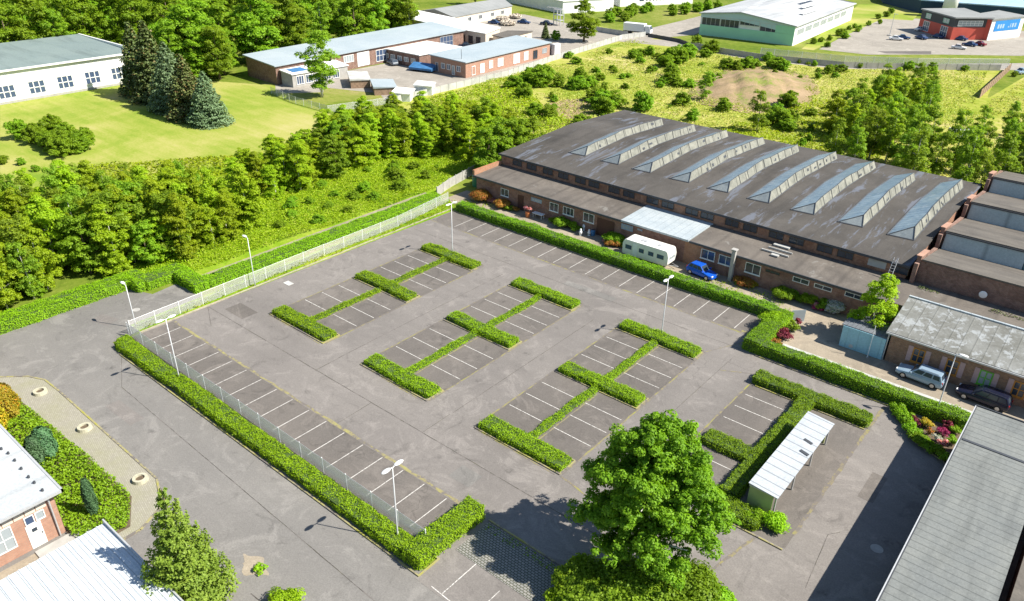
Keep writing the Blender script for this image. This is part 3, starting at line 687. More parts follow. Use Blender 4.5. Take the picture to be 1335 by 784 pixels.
# kerbs round hedge islands
b = MB()
def kerb_rect(x0, x1, y0, y1):
    w_ = .12
    b.box(x0-w_, x1+w_, y0-w_, y0, 0, .12); b.box(x0-w_, x1+w_, y1, y1+w_, 0, .12); b.box(x0-w_, x0, y0, y1, 0, .12); b.box(x1, x1+w_, y0, y1, 0, .12)
for hx in HX[:3]:
    for (y0, y1) in ((39.7, 41.75), (51.5, 53.5), (62.5, 64.55)): kerb_rect(hx-4.6, hx+4.6, y0, y1)
kerb_rect(-71.6, -28.55, 24.95, 26.8)
b.box(-20.6, -10.3, 62.15, 62.27, 0, .12); b.box(-16, -10.2, 43.7, 43.82, 0, .12); b.box(-28.3, -21.4, 32.0, 32.12, 0, .12)
b.box(-74, -24.5, 75.32, 75.44, 0, .12); b.box(-22.9, -9.6, 67.3, 67.42, 0, .12)
b.obox((-9.6, 67.3, 0), (3.0, -3.8, 0), (.1, .08, 0), (0, 0, .12)); b.obox((-6.6, 63.5, 0), (3.2, -1.6, 0), (.05, .1, 0), (0, 0, .12))
o = b.build('kerb', M_KERBM); o['kind'] = 'structure'
# pavers south of the kerb under the tree
sheet('paved_patch', R4(-28.2, -19.5, 28.3, 31.9), .050, M_SETT)
def setts():
    n = N('grey_sett_paving'); bt = n.n('ShaderNodeTexBrick'); bt.inputs['Scale'].default_value = 1; bt.inputs['Brick Width'].default_value = .3; bt.inputs['Row Height'].default_value = .2
    bt.inputs['Mortar Size'].default_value = .03; bt.inputs['Color1'].default_value = (.20, .20, .19, 1); bt.inputs['Color2'].default_value = (.27, .26, .24, 1); bt.inputs['Mortar'].default_value = (.07, .075, .05, 1)
    n.l(n.pos(), bt.inputs['Vector']); return n.done(bt.outputs[0], .9)
bpy.data.objects['paved_patch'].data.materials[0] = setts()
scatter('shade_weeds', R4(-28, -20, 31.1, 31.85), 30, .03, .25, .16, M_HEDGE2, 3, 1.5)
# plaza bottom left
sheet('plaza', [(-76.5, 15.2), (-74.4, 17.2), (-72.6, 18), (-70, 18.1), (-51.5, 18), (-48.2, 16.6), (-47.3, 14.5), (-47.3, 12.8), (-60, 12.8), (-66, 14), (-76.5, 13)], .055, M_PAVER)
b = MB(); pl = [(-76.5, 15.2), (-74.4, 17.2), (-72.6, 18), (-70, 18.1), (-51.5, 18), (-48.4, 16.8), (-47.2, 14.5), (-47.2, 12.6)]
for i in range(len(pl)-1):
    a, c = Vector(pl[i]), Vector(pl[i+1]); d = (c-a).normalized(); n_ = Vector((-d.y, d.x))
    b.obox((a.x, a.y, 0), (c.x-a.x, c.y-a.y, 0), (n_.x*.16, n_.y*.16, 0), (0, 0, .1))
o = b.build('kerb', M_KERBM); o['kind'] = 'structure'
sheet('planting_bed', [(-78, 13), (-72, 15.2), (-59.5, 15.7), (-51, 15.8), (-48, 14.2), (-48, 11), (-80, 10)], .062, M_SOIL)
gc = scatter('ground_cover', [(-80, 11.4), (-72, 15.0), (-59.8, 15.6), (-51, 15.75), (-48.1, 14.2), (-48.05, 11.6), (-50, 11.0)], 150, .35, .85, .2, M_GROUNDC, 9, .9, label='yellow green creeping ground cover shrubs beside the plaza')
sheet('courtyard', [(-50.6, -10), (-46, -10), (-46, 12), (-50.6, 11.5)], .045, M_PATH)
b = MB(); b.box(-50.6, -49.4, 8.6, 12.2, 0, .16); o = b.build('step', M_CONC); o['kind'] = 'structure'
for i, (px, py) in enumerate(((53, 513), (111, 560), (183.5, 627))):
    x, y = P(px, py); t = MB(); n = 18; R_, r_ = .62, .36
    for k in range(n):
        a0, a1 = 2*PI*k/n, 2*PI*(k+1)/n
        q = lambda R, a, z: (x+R*math.cos(a), y+R*math.sin(a), z)
        t.add([q(R_, a0, .05), q(R_, a1, .05), q(R_*.93, a1, .35), q(R_*.93, a0, .35), q(r_, a0, .35), q(r_, a1, .35), q(r_, a0, .15), q(r_, a1, .15)], [(0, 1, 2, 3), (3, 2, 5, 4), (4, 5, 7, 6)])
    th = thing('planter_ring', ['round concrete planter ring at the rounded top corner of the plaza', 'round concrete planter ring midway along the plaza kerb', 'round concrete planter ring on the plaza near the larch'][i], 'planter', (x, y, .05), 0, 'concrete planter rings on the plaza')
    t.build('rim', M_STONE, th); s_ = MB(); s_.tube([(x, y, .06), (x, y, .2)], .37, 16); s_.build('soil', M_SOIL, th)
# path along the long brick building
sheet('path', [(-78, 77.6), (-24, 77.6), (-24, 68.5), (8, 68.5), (8, 83), (-78, 83)], .042, M_PATH)
b = MB(); b.box(-22, 6, 70.3, 71.6, .03, .075); o = b.build('path', M_CONCL); o['kind'] = 'structure'
b = MB()
for px, py in ((0, 0),): pass
scatter('path_weeds', [(-34, 77.8), (-24, 77.8), (-24, 80), (-30, 82), (-36, 80)], 14, .02, .3, .2, M_TALL, 5, 1.2)
scatter('path_weeds', [(-77, 77.8), (-72, 77.8), (-66, 81.8), (-74, 82)], 16, .02, .35, .2, M_TALL, 6, 1.2)

# far roads and yards
sheet('yard', [(-160, 104.8), (-153, 100), (-146, 108), (-150, 111), (-136, 116), (-129, 112), (-127, 150), (-130, 174), (-134, 219), (-150, 226), (-190, 235), (-215, 200), (-185, 185), (-160, 150)], .0145, M_YARD)
sheet('road', [(-215, 205), (-150, 223), (-134, 221), (-120, 226), (-91, 224), (-70, 229), (-53, 242), (-30, 266), (60, 330), (64, 318), (-28, 255), (-52, 232), (-68, 219), (-91, 214), (-112, 217), (-134, 212)], .021, M_YARD)
sheet('road', [(-139, 222), (-129, 222), (-122, 240), (-132, 300), (-142, 305), (-140, 265)], .0245, M_YARD)
sheet('yard', [(-82, 244), (-90, 330), (-75, 336), (-30, 330), (-20, 300), (-34, 277), (-52, 262), (-68, 246)], .030, M_YARD)
sheet('parking_patch', [P(1143, 67), P(1214, 67), P(1214, 71), P(1155, 70)], .034, M_BAY)
sheet('yard', [(-30, 200), (-20, 175), (20, 180), (30, 230), (-27, 250)], .026, M_FIELD)
sheet('bare_ground', [P(695, 140), P(740, 130), P(775, 128), P(780, 148), P(750, 160), P(700, 150)], .022, M_MOUND)
# dirt mound
def mound():
    x0, x1, y0, y1 = -92, -58, 158, 208; nx = 34; ny = 44; vs_ = []; fs = []
    for j in range(ny+1):
        for i in range(nx+1):
            x = x0+(x1-x0)*i/nx; y = y0+(y1-y0)*j/ny; cx_, cy_ = -75+(y-183)*-.15, 182
            d = ((x-cx_)/11.5)**2+((y-cy_)/20)**2; z = 2.8*math.exp(-d*1.6)*(1+.25*math.sin(x*.9)*math.cos(y*.6))+.3*math.sin(x*1.9+y)*math.exp(-d)-.18
            vs_.append((x, y, z)); 
    for j in range(ny):
        for i in range(nx): a = j*(nx+1)+i; fs.append((a, a+1, a+nx+2, a+nx+1))
    m = MB(); m.add(vs_, fs); o = m.build('dirt_mound', M_MOUND, smooth=True); o['kind'] = 'structure'
mound()

# ================================================================== buildings
def side(p0, p1):
    d = Vector((p1[0]-p0[0], p1[1]-p0[1], 0)); L = d.length; d /= L; return d, Vector((d.y, -d.x, 0)), L
def window(par, p0, p1, s, z, w_, h, nx=2, ny=1, fm=None, gm=None, name='window', fr=.07, sill=False, dep=.06):
    """window on wall p0->p1 (outside on the right hand), s = centre along, z = bottom"""
    fm = fm or M_FRAME; gm = gm or M_GLASS
    d, n, L = side(p0, p1); o = Vector((p0[0], p0[1], 0))+d*(s-w_/2)+Vector((0, 0, z)); up = Vector((0, 0, 1)); f = MB()
    def bar(u0, u1, v0, v1, dp): f.obox(o+d*u0+up*v0-n*.05, d*(u1-u0), n*(dp+.05), up*(v1-v0))
    bar(0, w_, 0, fr, dep); bar(0, w_, h-fr, h, dep); bar(0, fr, fr, h-fr, dep); bar(w_-fr, w_, fr, h-fr, dep)
    for i in range(1, nx): u = w_*i/nx; bar(u-fr*.4, u+fr*.4, fr, h-fr, dep-.012)
    for j in range(1, ny): v = h*j/ny; bar(fr, w_-fr, v-fr*.35, v+fr*.35, dep-.02)
    fo = f.build(name, fm, par)
    g = MB(); g.obox(o+d*fr*.6+up*fr*.6-n*.05, d*(w_-fr*1.2), n*.065, up*(h-fr*1.2)); g.build('pane', gm, fo)
    if sill: s_ = MB(); s_.obox(o-d*.06-up*.07-n*.02, d*(w_+.12), n*.14, up*.065); s_.build('sill', fm, fo)
    return fo
def door(par, p0, p1, s, w_, h, m, name='door', z=0, handle=True):
    d, n, L = side(p0, p1); o = Vector((p0[0], p0[1], z))+d*(s-w_/2); up = Vector((0, 0, 1)); f = MB()
    f.obox(o-n*.05, d*w_, n*.09, up*h); fo = f.build(name, m, par)
    if handle: g = MB(); g.obox(o+d*(w_*.86)+up*h*.48+n*.03, d*.05, n*.06, up*.16); g.build('handle', M_DKMETAL, fo)
    return fo
def centre(poly): return (sum(p[0] for p in poly)/len(poly), sum(p[1] for p in poly)/len(poly), 0)
def block(name, label, cat, poly, z, wm, rm, zr=None, over=.25, th=.22, base=0):
    """walls + flat/sloping roof slab; z per-corner list allowed"""
    t = thing(name, label, cat, centre(poly)); n = len(poly); zl = z if hasattr(z, '__len__') else [z]*n
    b = MB(); b.prism(poly, base, zl); b.build('wall', wm, t)
    c = centre(poly); pp = []
    for p in poly:
        v = Vector((p[0]-c[0], p[1]-c[1])); pp.append((p[0]+math.copysign(over, v.x), p[1]+math.copysign(over, v.y)))
    b = MB(); b.prism(pp, [q+.003 for q in zl], [q+th for q in zl]); r = b.build('roof', rm, t)
    return t, r
# --- long low wing
YW = 82.3
wing = thing('brick_wing', 'long low brick building with flat brown felt roof in front of the skylight hall', 'building', (-40, 85, 0))
WP = [(-75.2, YW), (-16.9, YW), (3, YW), (3, 88.3), (-75.2, 88.3)]
b = MB(); b.prism(WP, 0, [3.15, 3.15, 3.15, 3.35, 3.35]); b.build('wall', M_BRICK, wing)
b = MB(); b.prism([(-75.5, YW-.35), (-48.9, YW-.35), (-48.9, 88.4), (-75.5, 88.4)], [3.15, 3.15, 3.36, 3.36], [3.38, 3.38, 3.58, 3.58])
b.prism([(-38.8, YW-.35), (3.2, YW-.35), (3.2, 88.4), (-38.8, 88.4)], [3.15, 3.15, 3.36, 3.36], [3.38, 3.38, 3.58, 3.58])
b.build('roof', M_BITUM2, wing)
b = MB(); b.prism([(-48.85, YW-.55), (-38.85, YW-.55), (-38.85, 88.45), (-48.85, 88.45)], [3.25, 3.25, 3.45, 3.45], [3.5, 3.5, 3.68, 3.68]); b.build('roof', M_METALP, wing)['label'] = 'pale metal roof section'
b = MB(); b.box(-75.75, -75.35, YW-.3, 88.3, 3.0, 4.15); b.build('parapet', M_BRICKO, wing)
b = MB(); b.box(-75.6, -48.95, YW-.5, YW-.36, 3.16, 3.42); b.box(-38.75, -17.2, YW-.5, YW-.36, 3.16, 3.42); b.build('gutter', M_DKMETAL, wing)
# windows measured on the wall plane
def rect_on(ox, oy, sc, x0, y0, x1, y1, Y):
    xm = (x0+x1)/2
    X0 = W(ox+x0/sc, oy+y0/sc, Y)[0]; X1 = W(ox+x1/sc, oy+y1/sc, Y)[0]
    zt = W(ox+x0/sc, oy+y0/sc, Y)[1]; zb = W(ox+x1/sc, oy+y1/sc, Y)[1]
    return (X0+X1)/2, zb, X1-X0, zt-zb
A3 = (620, 220, 5.5625); A4 = (860, 290, 5.5625)
p0, p1 = (-75.2, YW), (3, YW)
def wwin(z, r, **k):
    x, zb, w_, h = rect_on(*z, *r, YW-.0); return window(wing, p0, p1, x+75.2, zb, w_, h, **k)
wwin(A3, (185, 138, 240, 208), nx=2, sill=True); wwin(A3, (540, 240, 600, 320), nx=2, sill=True); wwin(A3, (637, 270, 712, 350), nx=3, sill=True); wwin(A3, (785, 313, 858, 400), nx=2, sill=True)
wwin(A4, (305, 188, 395, 285), nx=2, gm=M_GLASSB, sill=True); wwin(A4, (435, 230, 525, 325), nx=2, gm=M_GLASSB, sill=True); wwin(A4, (628, 285, 725, 390), nx=2, sill=True)
wwin(A4, (770, 335, 870, 388), nx=3, fm=M_FRAMEB); wwin(A4, (970, 388, 1080, 460), nx=2); wwin(A4, (1125, 438, 1245, 508), nx=2); wwin((1102.4, 379.5, 5.0), (0, 0, 112, 66), nx=2)
def wdoor(z, r, m, name='door'):
    x, zb, w_, h = rect_on(*z, *r, YW); return door(wing, p0, p1, x+75.2, w_, min(2.6, zb+h), m, name)
wdoor(A3, (308, 188, 348, 285), M_DOORB); wdoor(A3, (885, 338, 1000, 505), M_DOORB, 'gate')
x, zb, w_, h = rect_on(*A4, 185, 150, 300, 290, YW); b = MB(); b.box(x-w_/2, x+w_/2, YW-.03, YW+.1, .05, 3.1); b.build('brick_panel', M_BRICKO, wing)
b = MB()
for r in ((405, 205, 480, 255), (1060, 395, 1140, 460), (1175, 432, 1210, 455)):
    x, zb, w_, h = rect_on(*A3, *r, YW); bb = MB(); bb.box(x-w_/2, x+w_/2, YW-.06, YW+.02, zb, zb+h); pn = bb.build('wall_board', M_BLUESIGN, wing); pn['label'] = 'small faded blue board on the brick'
    for k in range(3):
        q = MB(); q.box(x-w_*.38+k*w_*.27, x-w_*.38+k*w_*.27+w_*.16, YW-.075, YW-.05, zb+h*.3, zb+h*.7); q.build('faded_letter', M_CONCL, pn)
x, y = P(958, 361); bb = MB(); bb.box(x-.22, x+.22, YW-.95, YW-.5, 0, 4.1); bb.box(x-.34, x+.34, YW-1.06, YW-.39, 4.1, 4.25)
tag(bb.build('concrete_post', M_CONC), 'tall square pale concrete chimney post against the wing wall beside the blue car', 'chimney')
# roof clutter on wing
for px, py, lx, ly in ((1019, 323, 2.0, .6), (1010, 331, 3.4, .15), (1017, 328, 3.0, .12), (1010, 334, .9, .5)):
    x, y = P(px, py, 3.5); bb = MB(); bb.box(x-lx/2, x+lx/2, y-ly/2, y+ly/2, 3.45+.03*(y-82), 3.62+.03*(y-82)); tag(bb.build('roof_debris' if lx < 2.5 else 'loose_board', M_CONCL), {2.0: 'pale curved sheet lying on the brown wing roof', 3.4: 'upper long thin pale board lying on the wing roof', 3.0: 'lower long thin pale board lying on the wing roof', .9: 'small white slab on the wing roof below the boards'}[lx], 'debris')
# --- main hall
YH = 88.6
hall = thing('skylight_hall', 'large flat roofed brick hall with nine rows of skylights on its dark roof', 'building', (-45, 106, 0))
def ZR(y): return 5.0+.85*(y-88.3)/(107.5-88.3) if y < 107.5 else 5.85-.85*(y-107.5)/(124.7-107.5)
HP = [(-75.6, YH), (-15, YH), (-15, 107.5), (-15, 124.4), (-75.6, 124.4), (-75.6, 107.5)]
b = MB(); b.prism(HP, 0, [5.0, 5.0, 5.83, 5.0, 5.0, 5.83]); b.build('wall', M_BRICKH, hall)
b = MB(); b.add([(-75.9, YH-.3, 5.0), (-14.8, YH-.3, 5.0), (-14.8, 107.5, 5.85), (-75.9, 107.5, 5.85), (-75.9, 124.7, 5.0), (-14.8, 124.7, 5.0)]+[(-75.9, YH-.3, 5.23), (-14.8, YH-.3, 5.23), (-14.8, 107.5, 6.08), (-75.9, 107.5, 6.08), (-75.9, 124.7, 5.23), (-14.8, 124.7, 5.23)], [(3, 2, 1, 0), (4, 5, 2, 3), (6, 7, 8, 9), (9, 8, 11, 10), (0, 1, 7, 6), (5, 4, 10, 11), (1, 2, 8, 7), (2, 5, 11, 8), (3, 0, 6, 9), (4, 3, 9, 10)]); b.build('roof', M_BITUM, hall)
b = MB(); b.box(-75.95, -14.75, YH-.38, YH-.31, 4.98, 5.27); b.build('fascia', M_DKMETAL, hall)
cx_ = [(667+a/4, 196+c/4) for a, c in ((30, 62), (105, 80), (190, 104), (270, 126), (360, 152), (430, 176), (535, 202), (612, 226), (735, 258), (815, 281), (940, 316), (1020, 342), (1150, 376), (1245, 400))]+[(1001+a/4, 196+c/4) for a, c in ((45, 438), (150, 472), (298, 510), (405, 543), (690, 618))]
for (px, py) in cx_:
    x = W(px, py, YH)[0]; window(hall, (-75.6, YH), (-15, YH), x+75.6, 3.92, 1.9, .9, 2, 1, M_FRAMEB, M_GLASS)
x = W(1001+570/4, 196+590/4, YH)[0]; b = MB(); b.box(x-1.0, x+1.0, YH-.05, YH+.05, 3.95, 4.8); b.build('pale_panel', M_CONCL, hall)
SX = [(739.5, 201), (781, 212), (823, 222), (870, 235.5), (919.5, 248), (972.5, 261), (1029, 275.5), (1091, 291), (1156, 307)]
def skylight(x0, i):
    x1 = x0+3.0; y0, y1 = 95.2, [119.5, 120, 121, 121.5, 121, 121.5, 121, 119, 120.5][i]; xr = x1-.5; n_ = 9
    zb = lambda y: ZR(y)+.235
    ys = [y0+1.6+(y1-y0-1.6)*k/n_ for k in range(n_+1)]
    kink = [1.13+.07*math.sin(k*2.1+i*1.7)+random.uniform(-.05, .05) for k in range(n_+1)]
    jx = [random.uniform(-.05, .05) for k in range(n_+1)]
    A = [(x0+jx[k], ys[k] if k else y0, zb(ys[k] if k else y0)) for k in range(n_+1)]
    Rg = [(xr+jx[k], ys[k], zb(ys[k])+kink[k]) for k in range(n_+1)]
    Bt = [(x1+jx[-k], ys[k] if k else y0+.3, zb(ys[k] if k else y0+.3)) for k in range(n_+1)]
    s = MB()
    for k in range(n_): s.add([A[k], Rg[k], Rg[k+1], A[k+1]], [(0, 1, 2, 3)])
    s.add([A[-1], Rg[-1], Bt[-1]], [(0, 1, 2)]); root = s.build('skylight', M_GLASSROOF, hall)
    g = MB(); g.add([A[0], Bt[0], Rg[0]], [(0, 1, 2)]); g.build('end_panel', M_ENDP, root)
    g = MB()
    for k in range(n_): g.add([Bt[k], Bt[k+1], Rg[k+1], Rg[k]], [(0, 1, 2, 3)])
    g.build('side_panels', M_CREAM, root)
    up = lambda p, h: (p[0], p[1], p[2]+h)
    fl = MB(); fl.tube([up(p, .02) for p in Rg], .05, 5); fl.tube([up(A[0], .03), up(Rg[0], .03)], .055, 5); fl.tube([up(Bt[0], .03), up(Rg[0], .03)], .055, 5)
    fl.tube([up(p, .04) for p in A], .09, 4); fl.tube([up(p, .03) for p in Bt], .07, 4); fl.tube([up(A[0], .03), up(Bt[0], .03)], .09, 4)
    for k in range(1, n_): fl.tube([(Bt[k][0]+.015, Bt[k][1], Bt[k][2]), (Rg[k][0]+.03, Rg[k][1], Rg[k][2])], random.uniform(.03, .06), 4)
    fl.build('flashing', M_DKMETAL, root)
    for q in range(random.randint(1, 5)):   # broken openings in the side
        k = random.randint(1, n_-1); u = random.uniform(.05, .7); t0 = random.uniform(.05, .55); hh = random.uniform(.2, .45); g = MB()
        X = x1+(xr-x1)*t0; yy = ys[k]+u*(ys[1]-ys[0]); Z = zb(yy)+1.0*t0
        g.obox((X+.03, yy, Z), ((xr-x1)*hh, 0, 1.0*hh), (0, random.uniform(.25, 1.0), 0), (.03, 0, .012)); g.build('broken_gap', M_DKMETAL, root)
for i, (px, py) in enumerate(SX): skylight(P(px, py, 5.4)[0], i)
x, y = P(1110, 345, 3.6)
# --- saw-tooth workshops on the right
saw = thing('sawtooth_workshop', 'brick workshop with four stepped saw tooth roofs right of the skylight hall', 'building', (-5, 105, 0))
XR = 6
T = [(88.7, 98.6, 6.15, 4.2), (98.6, 111.6, 6.45, 4.2), (111.6, 124.9, 6.45, 4.2), (124.9, 137, 6.45, 4.2)]
for k, (ya, yb, zt, zb) in enumerate(T):
    b = MB(); b.prism([(-14.0, ya), (XR, ya), (XR, yb), (-14.0, yb)], 0, [zt, zt, zb, zb]); b.build('wall', M_BRICKD, saw)
    b = MB(); b.prism([(-13.85, ya-.12), (XR+.2, ya-.12), (XR+.2, yb-.02), (-13.85, yb-.02)], [zt+.003, zt+.003, zb+.003, zb+.003], [zt+.2, zt+.2, zb+.15, zb+.15]); b.build('sloped_roof', M_SHEDROOF, saw)
    b = MB(); b.prism([(-14.4, ya-.95), (-13.97, ya-.95), (-13.97, yb-1.2), (-14.4, yb-1.2)], 2.5, [zt-.15, zt-.15, zb+.45, zb+.45]); b.prism([(-14.4, ya-.2), (-13.97, ya-.2), (-13.97, ya+3.4), (-14.4, ya+3.4)], 2.5, [zt+.5, zt+.5, zt-.1, zt-.1]); b.build('parapet', M_BRICKD, saw)
    b = MB(); b.prism([(-14.5, ya-.3), (-13.9, ya-.3), (-13.9, ya+3.5), (-14.5, ya+3.5)], [zt+.51, zt+.51, zt-.08, zt-.08], [zt+.6, zt+.6, zt+.02, zt+.02]); b.build('coping', M_BRICKL, saw)
    if k:
        b = MB(); b.obox((-13.7, ya-.85, zt-2.3), (([-0, 0, -4.2, 6][k] if k > 1 else -5.2)+13.7, 0, 0), (0, .06, -.03), (0, .72, 2.25)); b.build('glazing_panel', M_PANEL, saw)
        if k < 3: b = MB(); b.obox((-5.15 if k == 1 else -4.15, ya-.82, zt-2.3), (11.15 if k == 1 else 10.15, 0, 0), (0, .06, -.03), (0, .72, 2.25)); b.build('glazing_panel', M_DARKPANE, saw)
        b = MB(); b.box(-13.8, XR, ya-.26, ya-.14, zt-.1, zt+.06); b.build('gutter', M_DKMETAL, saw)
x, y = P(1293, 312, 6.0); b = MB(); b.prism([(x-1.1, y-.8), (x+1.3, y-.8), (x+1.3, y+.8), (x-1.1, y+.8)], [5.98]*2+[5.75]*2, [6.2]*2+[6.02]*2); tag(b.build('roof_patch_sheet', M_WHITEM), 'white rectangular sheet lying on a brown saw tooth roof', 'sheet')
# satellite dish on brick wall
x, z = W(1283, 382, YH); t = thing('satellite_dish', 'white satellite dish on the brick wall of the saw tooth workshop', 'satellite dish', (x, YH-.1, z))
b = MB(); b.ball((x, YH-.55, z), (.42, .08, .42), 12, 6); b.build('dish', M_WHITEM, t, smooth=True); b = MB(); b.tube([(x, YH-.1, z-.2), (x, YH-.5, z)], .03, 6); b.build('bracket', M_GREYM, t)
# weeds heap & pipe on flat roof
for px, py, L_ in ((1211, 378, 2.2), (1322, 413, 4.5)):
    x, y = P(px, py, 3.6); scatter('roof_moss', R4(x-L_/2, x+L_/2, y-.35, y+.35), 60, .05, .25, .16, M_SPRUCE, 2, 2).location.z = 3.5
# leaning ladder between hall and workshops
t = thing('ladder', 'metal ladder leaning from the wing roof up to the hall roof edge', 'ladder', (-16.2, 87, 3.8))
b = MB(); 
for dx in (0, .45): b.tube([(-16.6+dx, 86.9, 3.75), (-16.6+dx, 88.15, 5.9)], .035, 5)
for k in range(7): b.tube([(-16.6, 87+.16*k, 3.95+.28*k), (-16.15, 87+.16*k, 3.95+.28*k)], .02, 4)
b.build('rails', M_GREYM, t)
# --- cottage with shutters
YC = 75.4
cot = thing('shuttered_brick_house', 'low brick house with weathered grey roof and pink shutters behind the parked cars', 'building', (-4, 78, 0))
b = MB(); b.prism([(-12.5, YC), (6, YC), (6, 82.2), (-12.5, 82.2)], 0, [3.35, 3.35, 4.6, 4.6]); b.build('wall', M_BRICKW, cot)
b = MB(); b.prism([(-12.95, YC-.45), (6.3, YC-.45), (6.3, 81.6), (-12.95, 81.6)], [3.36, 3.36, 4.63, 4.63], [3.52, 3.52, 4.8, 4.8]); b.build('roof', M_COTT, cot)
b = MB(); b.box(-12.95, 6.3, 81.5, 81.75, 4.72, 4.92); b.build('ridge_flashing', M_METALP, cot)
b = MB(); b.box(-12.95, 6.3, YC-.58, YC-.46, 3.3, 3.46); b.tube([(-12.7, YC-.12, 3.3), (-12.7, YC-.12, .05)], .06, 6); b.build('gutter', M_GREYM, cot)
for k, (px, py) in enumerate(((1001+785/4, 392+285/4), (1001+962/4, 392+340/4), (1001+1135/4, 392+400/4), (1001+1312/4, 392+460/4))):
    x, z = W(px, py, YC); wn = window(cot, (-12.5, YC), (6, YC), x+12.5, .95, 1.15, 1.6, 2, 2, M_GREENP if k == 2 else M_AMBER, M_GLASSG if k == 2 else M_GLASS, fr=.12, sill=True)
    for sx in (-1.0, .62): s_ = MB(); s_.box(x+sx-.03, x+sx+.42, YC-.06, YC-.005, .9, 2.6); s_.build('shutter', M_SHUT, wn)
# --- cyan shed
shed = thing('sky_blue_shed', 'sky blue sheet walled shed with corrugated roof under the garden birch', 'shed', (-15, 77, 0))
b = MB(); b.prism([(-17.1, 75.2), (-12.8, 75.2), (-12.8, 79.2), (-17.1, 79.2)], 0, [2.45, 2.45, 2.1, 2.1]); b.build('wall', M_CYAN, shed)
b = MB(); b.prism([(-17.3, 75.3), (-12.7, 75.3), (-12.7, 79.4), (-17.3, 79.4)], [2.46, 2.46, 2.13, 2.13], [2.54, 2.54, 2.2, 2.2]); b.build('roof', M_OLDCORR, shed)
x, y = P(1107, 454); t = thing('air_conditioning_unit', 'small dark box unit standing in front of the sky blue shed', 'appliance', (x, y, .05))
b = MB(); b.box(x-.45, x+.45, y-.2, y+.2, .05, .75); b.build('casing', M_DKMETAL, t); b = MB(); b.tube([(x+.15, y-.21, .4), (x+.15, y-.23, .4)], .22, 12); b.build('fan_grille', M_GREYM, t)
t = thing('flag_pole', 'thin white leaning pole in front of the sky blue shed', 'pole', (-14, 74.7, 0)); b = MB(); b.tube([(-14, 74.7, 0), (-14.05, 74.9, 3.7)], .035, 6); b.build('shaft', M_WHITEM, t)
b = MB(); b.tube([(-14, 74.7, .0), (-14, 74.7, .15)], .12, 8); b.build('base', M_CONC, t)
# --- grey roof building bottom right
rb, rr = block('long_grey_roofed_building', 'long building with ribbed pale grey roof filling the bottom right corner', 'building', [(-2.9, 20), (2.4, 20), (2.4, 64.8), (-2.9, 64.8)], 4.42, M_BRICKD, M_RROOF, over=.12, th=.2)
b = MB(); b.box(-3.14, -3.06, 19.8, 65, 4.45, 4.66); b.build('gutter', M_GREYM, rb); b = MB(); b.box(-3.04, -2.98, 19.8, 65, 4.625, 4.66); b.box(-3.1, 2.6, 64.94, 65.04, 4.6, 4.72); b.box(-2.9, 2.4, 59.2, 59.45, 4.622, 4.68); b.build('edge_flashing', M_DKMETAL, rb)
sb, sr = block('brown_roofed_annex', 'lower annex with brown felt roof at the right edge beside the pale grey roof', 'building', [(3.2, 20), (12, 20), (12, 64), (3.2, 64)], 3.9, M_BRICKD, M_SHEDROOF, over=.1)
# --- carport
cp = thing('carport', 'open carport with white ribbed roof beside the hedge', 'carport', (-13.1, 52, 0))
b = MB(); b.prism([(-14.3, 46.2), (-11.95, 46.2), (-11.95, 58.2), (-14.3, 58.2)], [2.32, 2.12, 2.12, 2.32], [2.38, 2.18, 2.18, 2.38]); b.build('roof', M_CARPORT, cp)
b = MB(); b.box(-14.25, -12.35, 46.5, 46.6, 0, 2.1); b.box(-14.25, -14.15, 46.6, 58, 0, 2.25); b.box(-14.15, -12.35, 57.9, 58, 0, 2.1); b.build('wall', M_LIME, cp)
for y in (46.7, 50.4, 54.2, 57.8): b = MB(); b.box(-12.25, -12.13, y-.06, y+.06, 0, 2.13); b.build('post', M_GREYM, cp)
b = MB(); b.box(-14.25, -12.1, 46.3, 46.46, 2.05, 2.2); b.build('beam', M_GREYM, cp)
for (px, py) in ((1053, 575.5), (1048, 590)):
    x, y = P(px, py, 2.25); b = MB(); b.obox((x-.35, y-.1, 2.29), (.75, -.15, -.05), (.05, .3, 0), (0, 0, .02)); b.build('roof_hole', M_DKMETAL, cp)
# --- building A (bottom-left white)
XA = -51.1
ba = thing('white_roofed_workshop', 'brick workshop with pale grey flat roof and glazed wall at the left edge', 'building', (-63, 2, 0))
b = MB(); b.prism([(-95, -20), (XA, -20), (XA, 10.9), (-95, 10.9)], 0, 3.75); b.build('wall', M_BRICKL, ba)
b = MB(); b.prism([(-95, -20), (XA+.45, -20), (XA+.45, 11.35), (-95, 11.35)], 3.753, 4.02); b.build('roof', M_AROOF, ba)
b = MB(); b.box(XA+.45, XA+.58, -20, 11.5, 3.85, 4.06); b.box(-95, XA+.58, 11.35, 11.5, 3.85, 4.06); b.tube([(XA+.2, 10.5, 3.7), (XA+.12, 10.5, .05)], .06, 6); b.build('gutter', M_GREYM, ba)
def awall(y): return y-(-20)
for k, y in enumerate((9.75, 9.05)): window(ba, (XA, -20), (XA, 10.9), awall(y), 2.15, .62, .75, 1, 1, M_FRAME, M_GLASSB if k else M_GLASSG, fr=.06)
dd = door(ba, (XA, -20), (XA, 10.9), awall(9.15), 1.0, 2.05, M_FRAME, z=.05); b = MB(); b.box(XA+.03, XA+.06, 8.98, 9.32, 1.45, 1.75); b.build('pane', M_GLASS, dd)
for k in range(4): window(ba, (XA, -20), (XA, 10.9), awall(6.9-k*2.05), .95, 2.0, 1.95, 3, 2, M_FRAME, M_GLASSG, fr=.07)
for k in range(14): b = MB(); b.box(XA-.02, XA+.04, 10.3-k*.72-.66, 10.3-k*.72, 3.0, 3.6); b.build('upper_panel', M_CREAMW, ba)
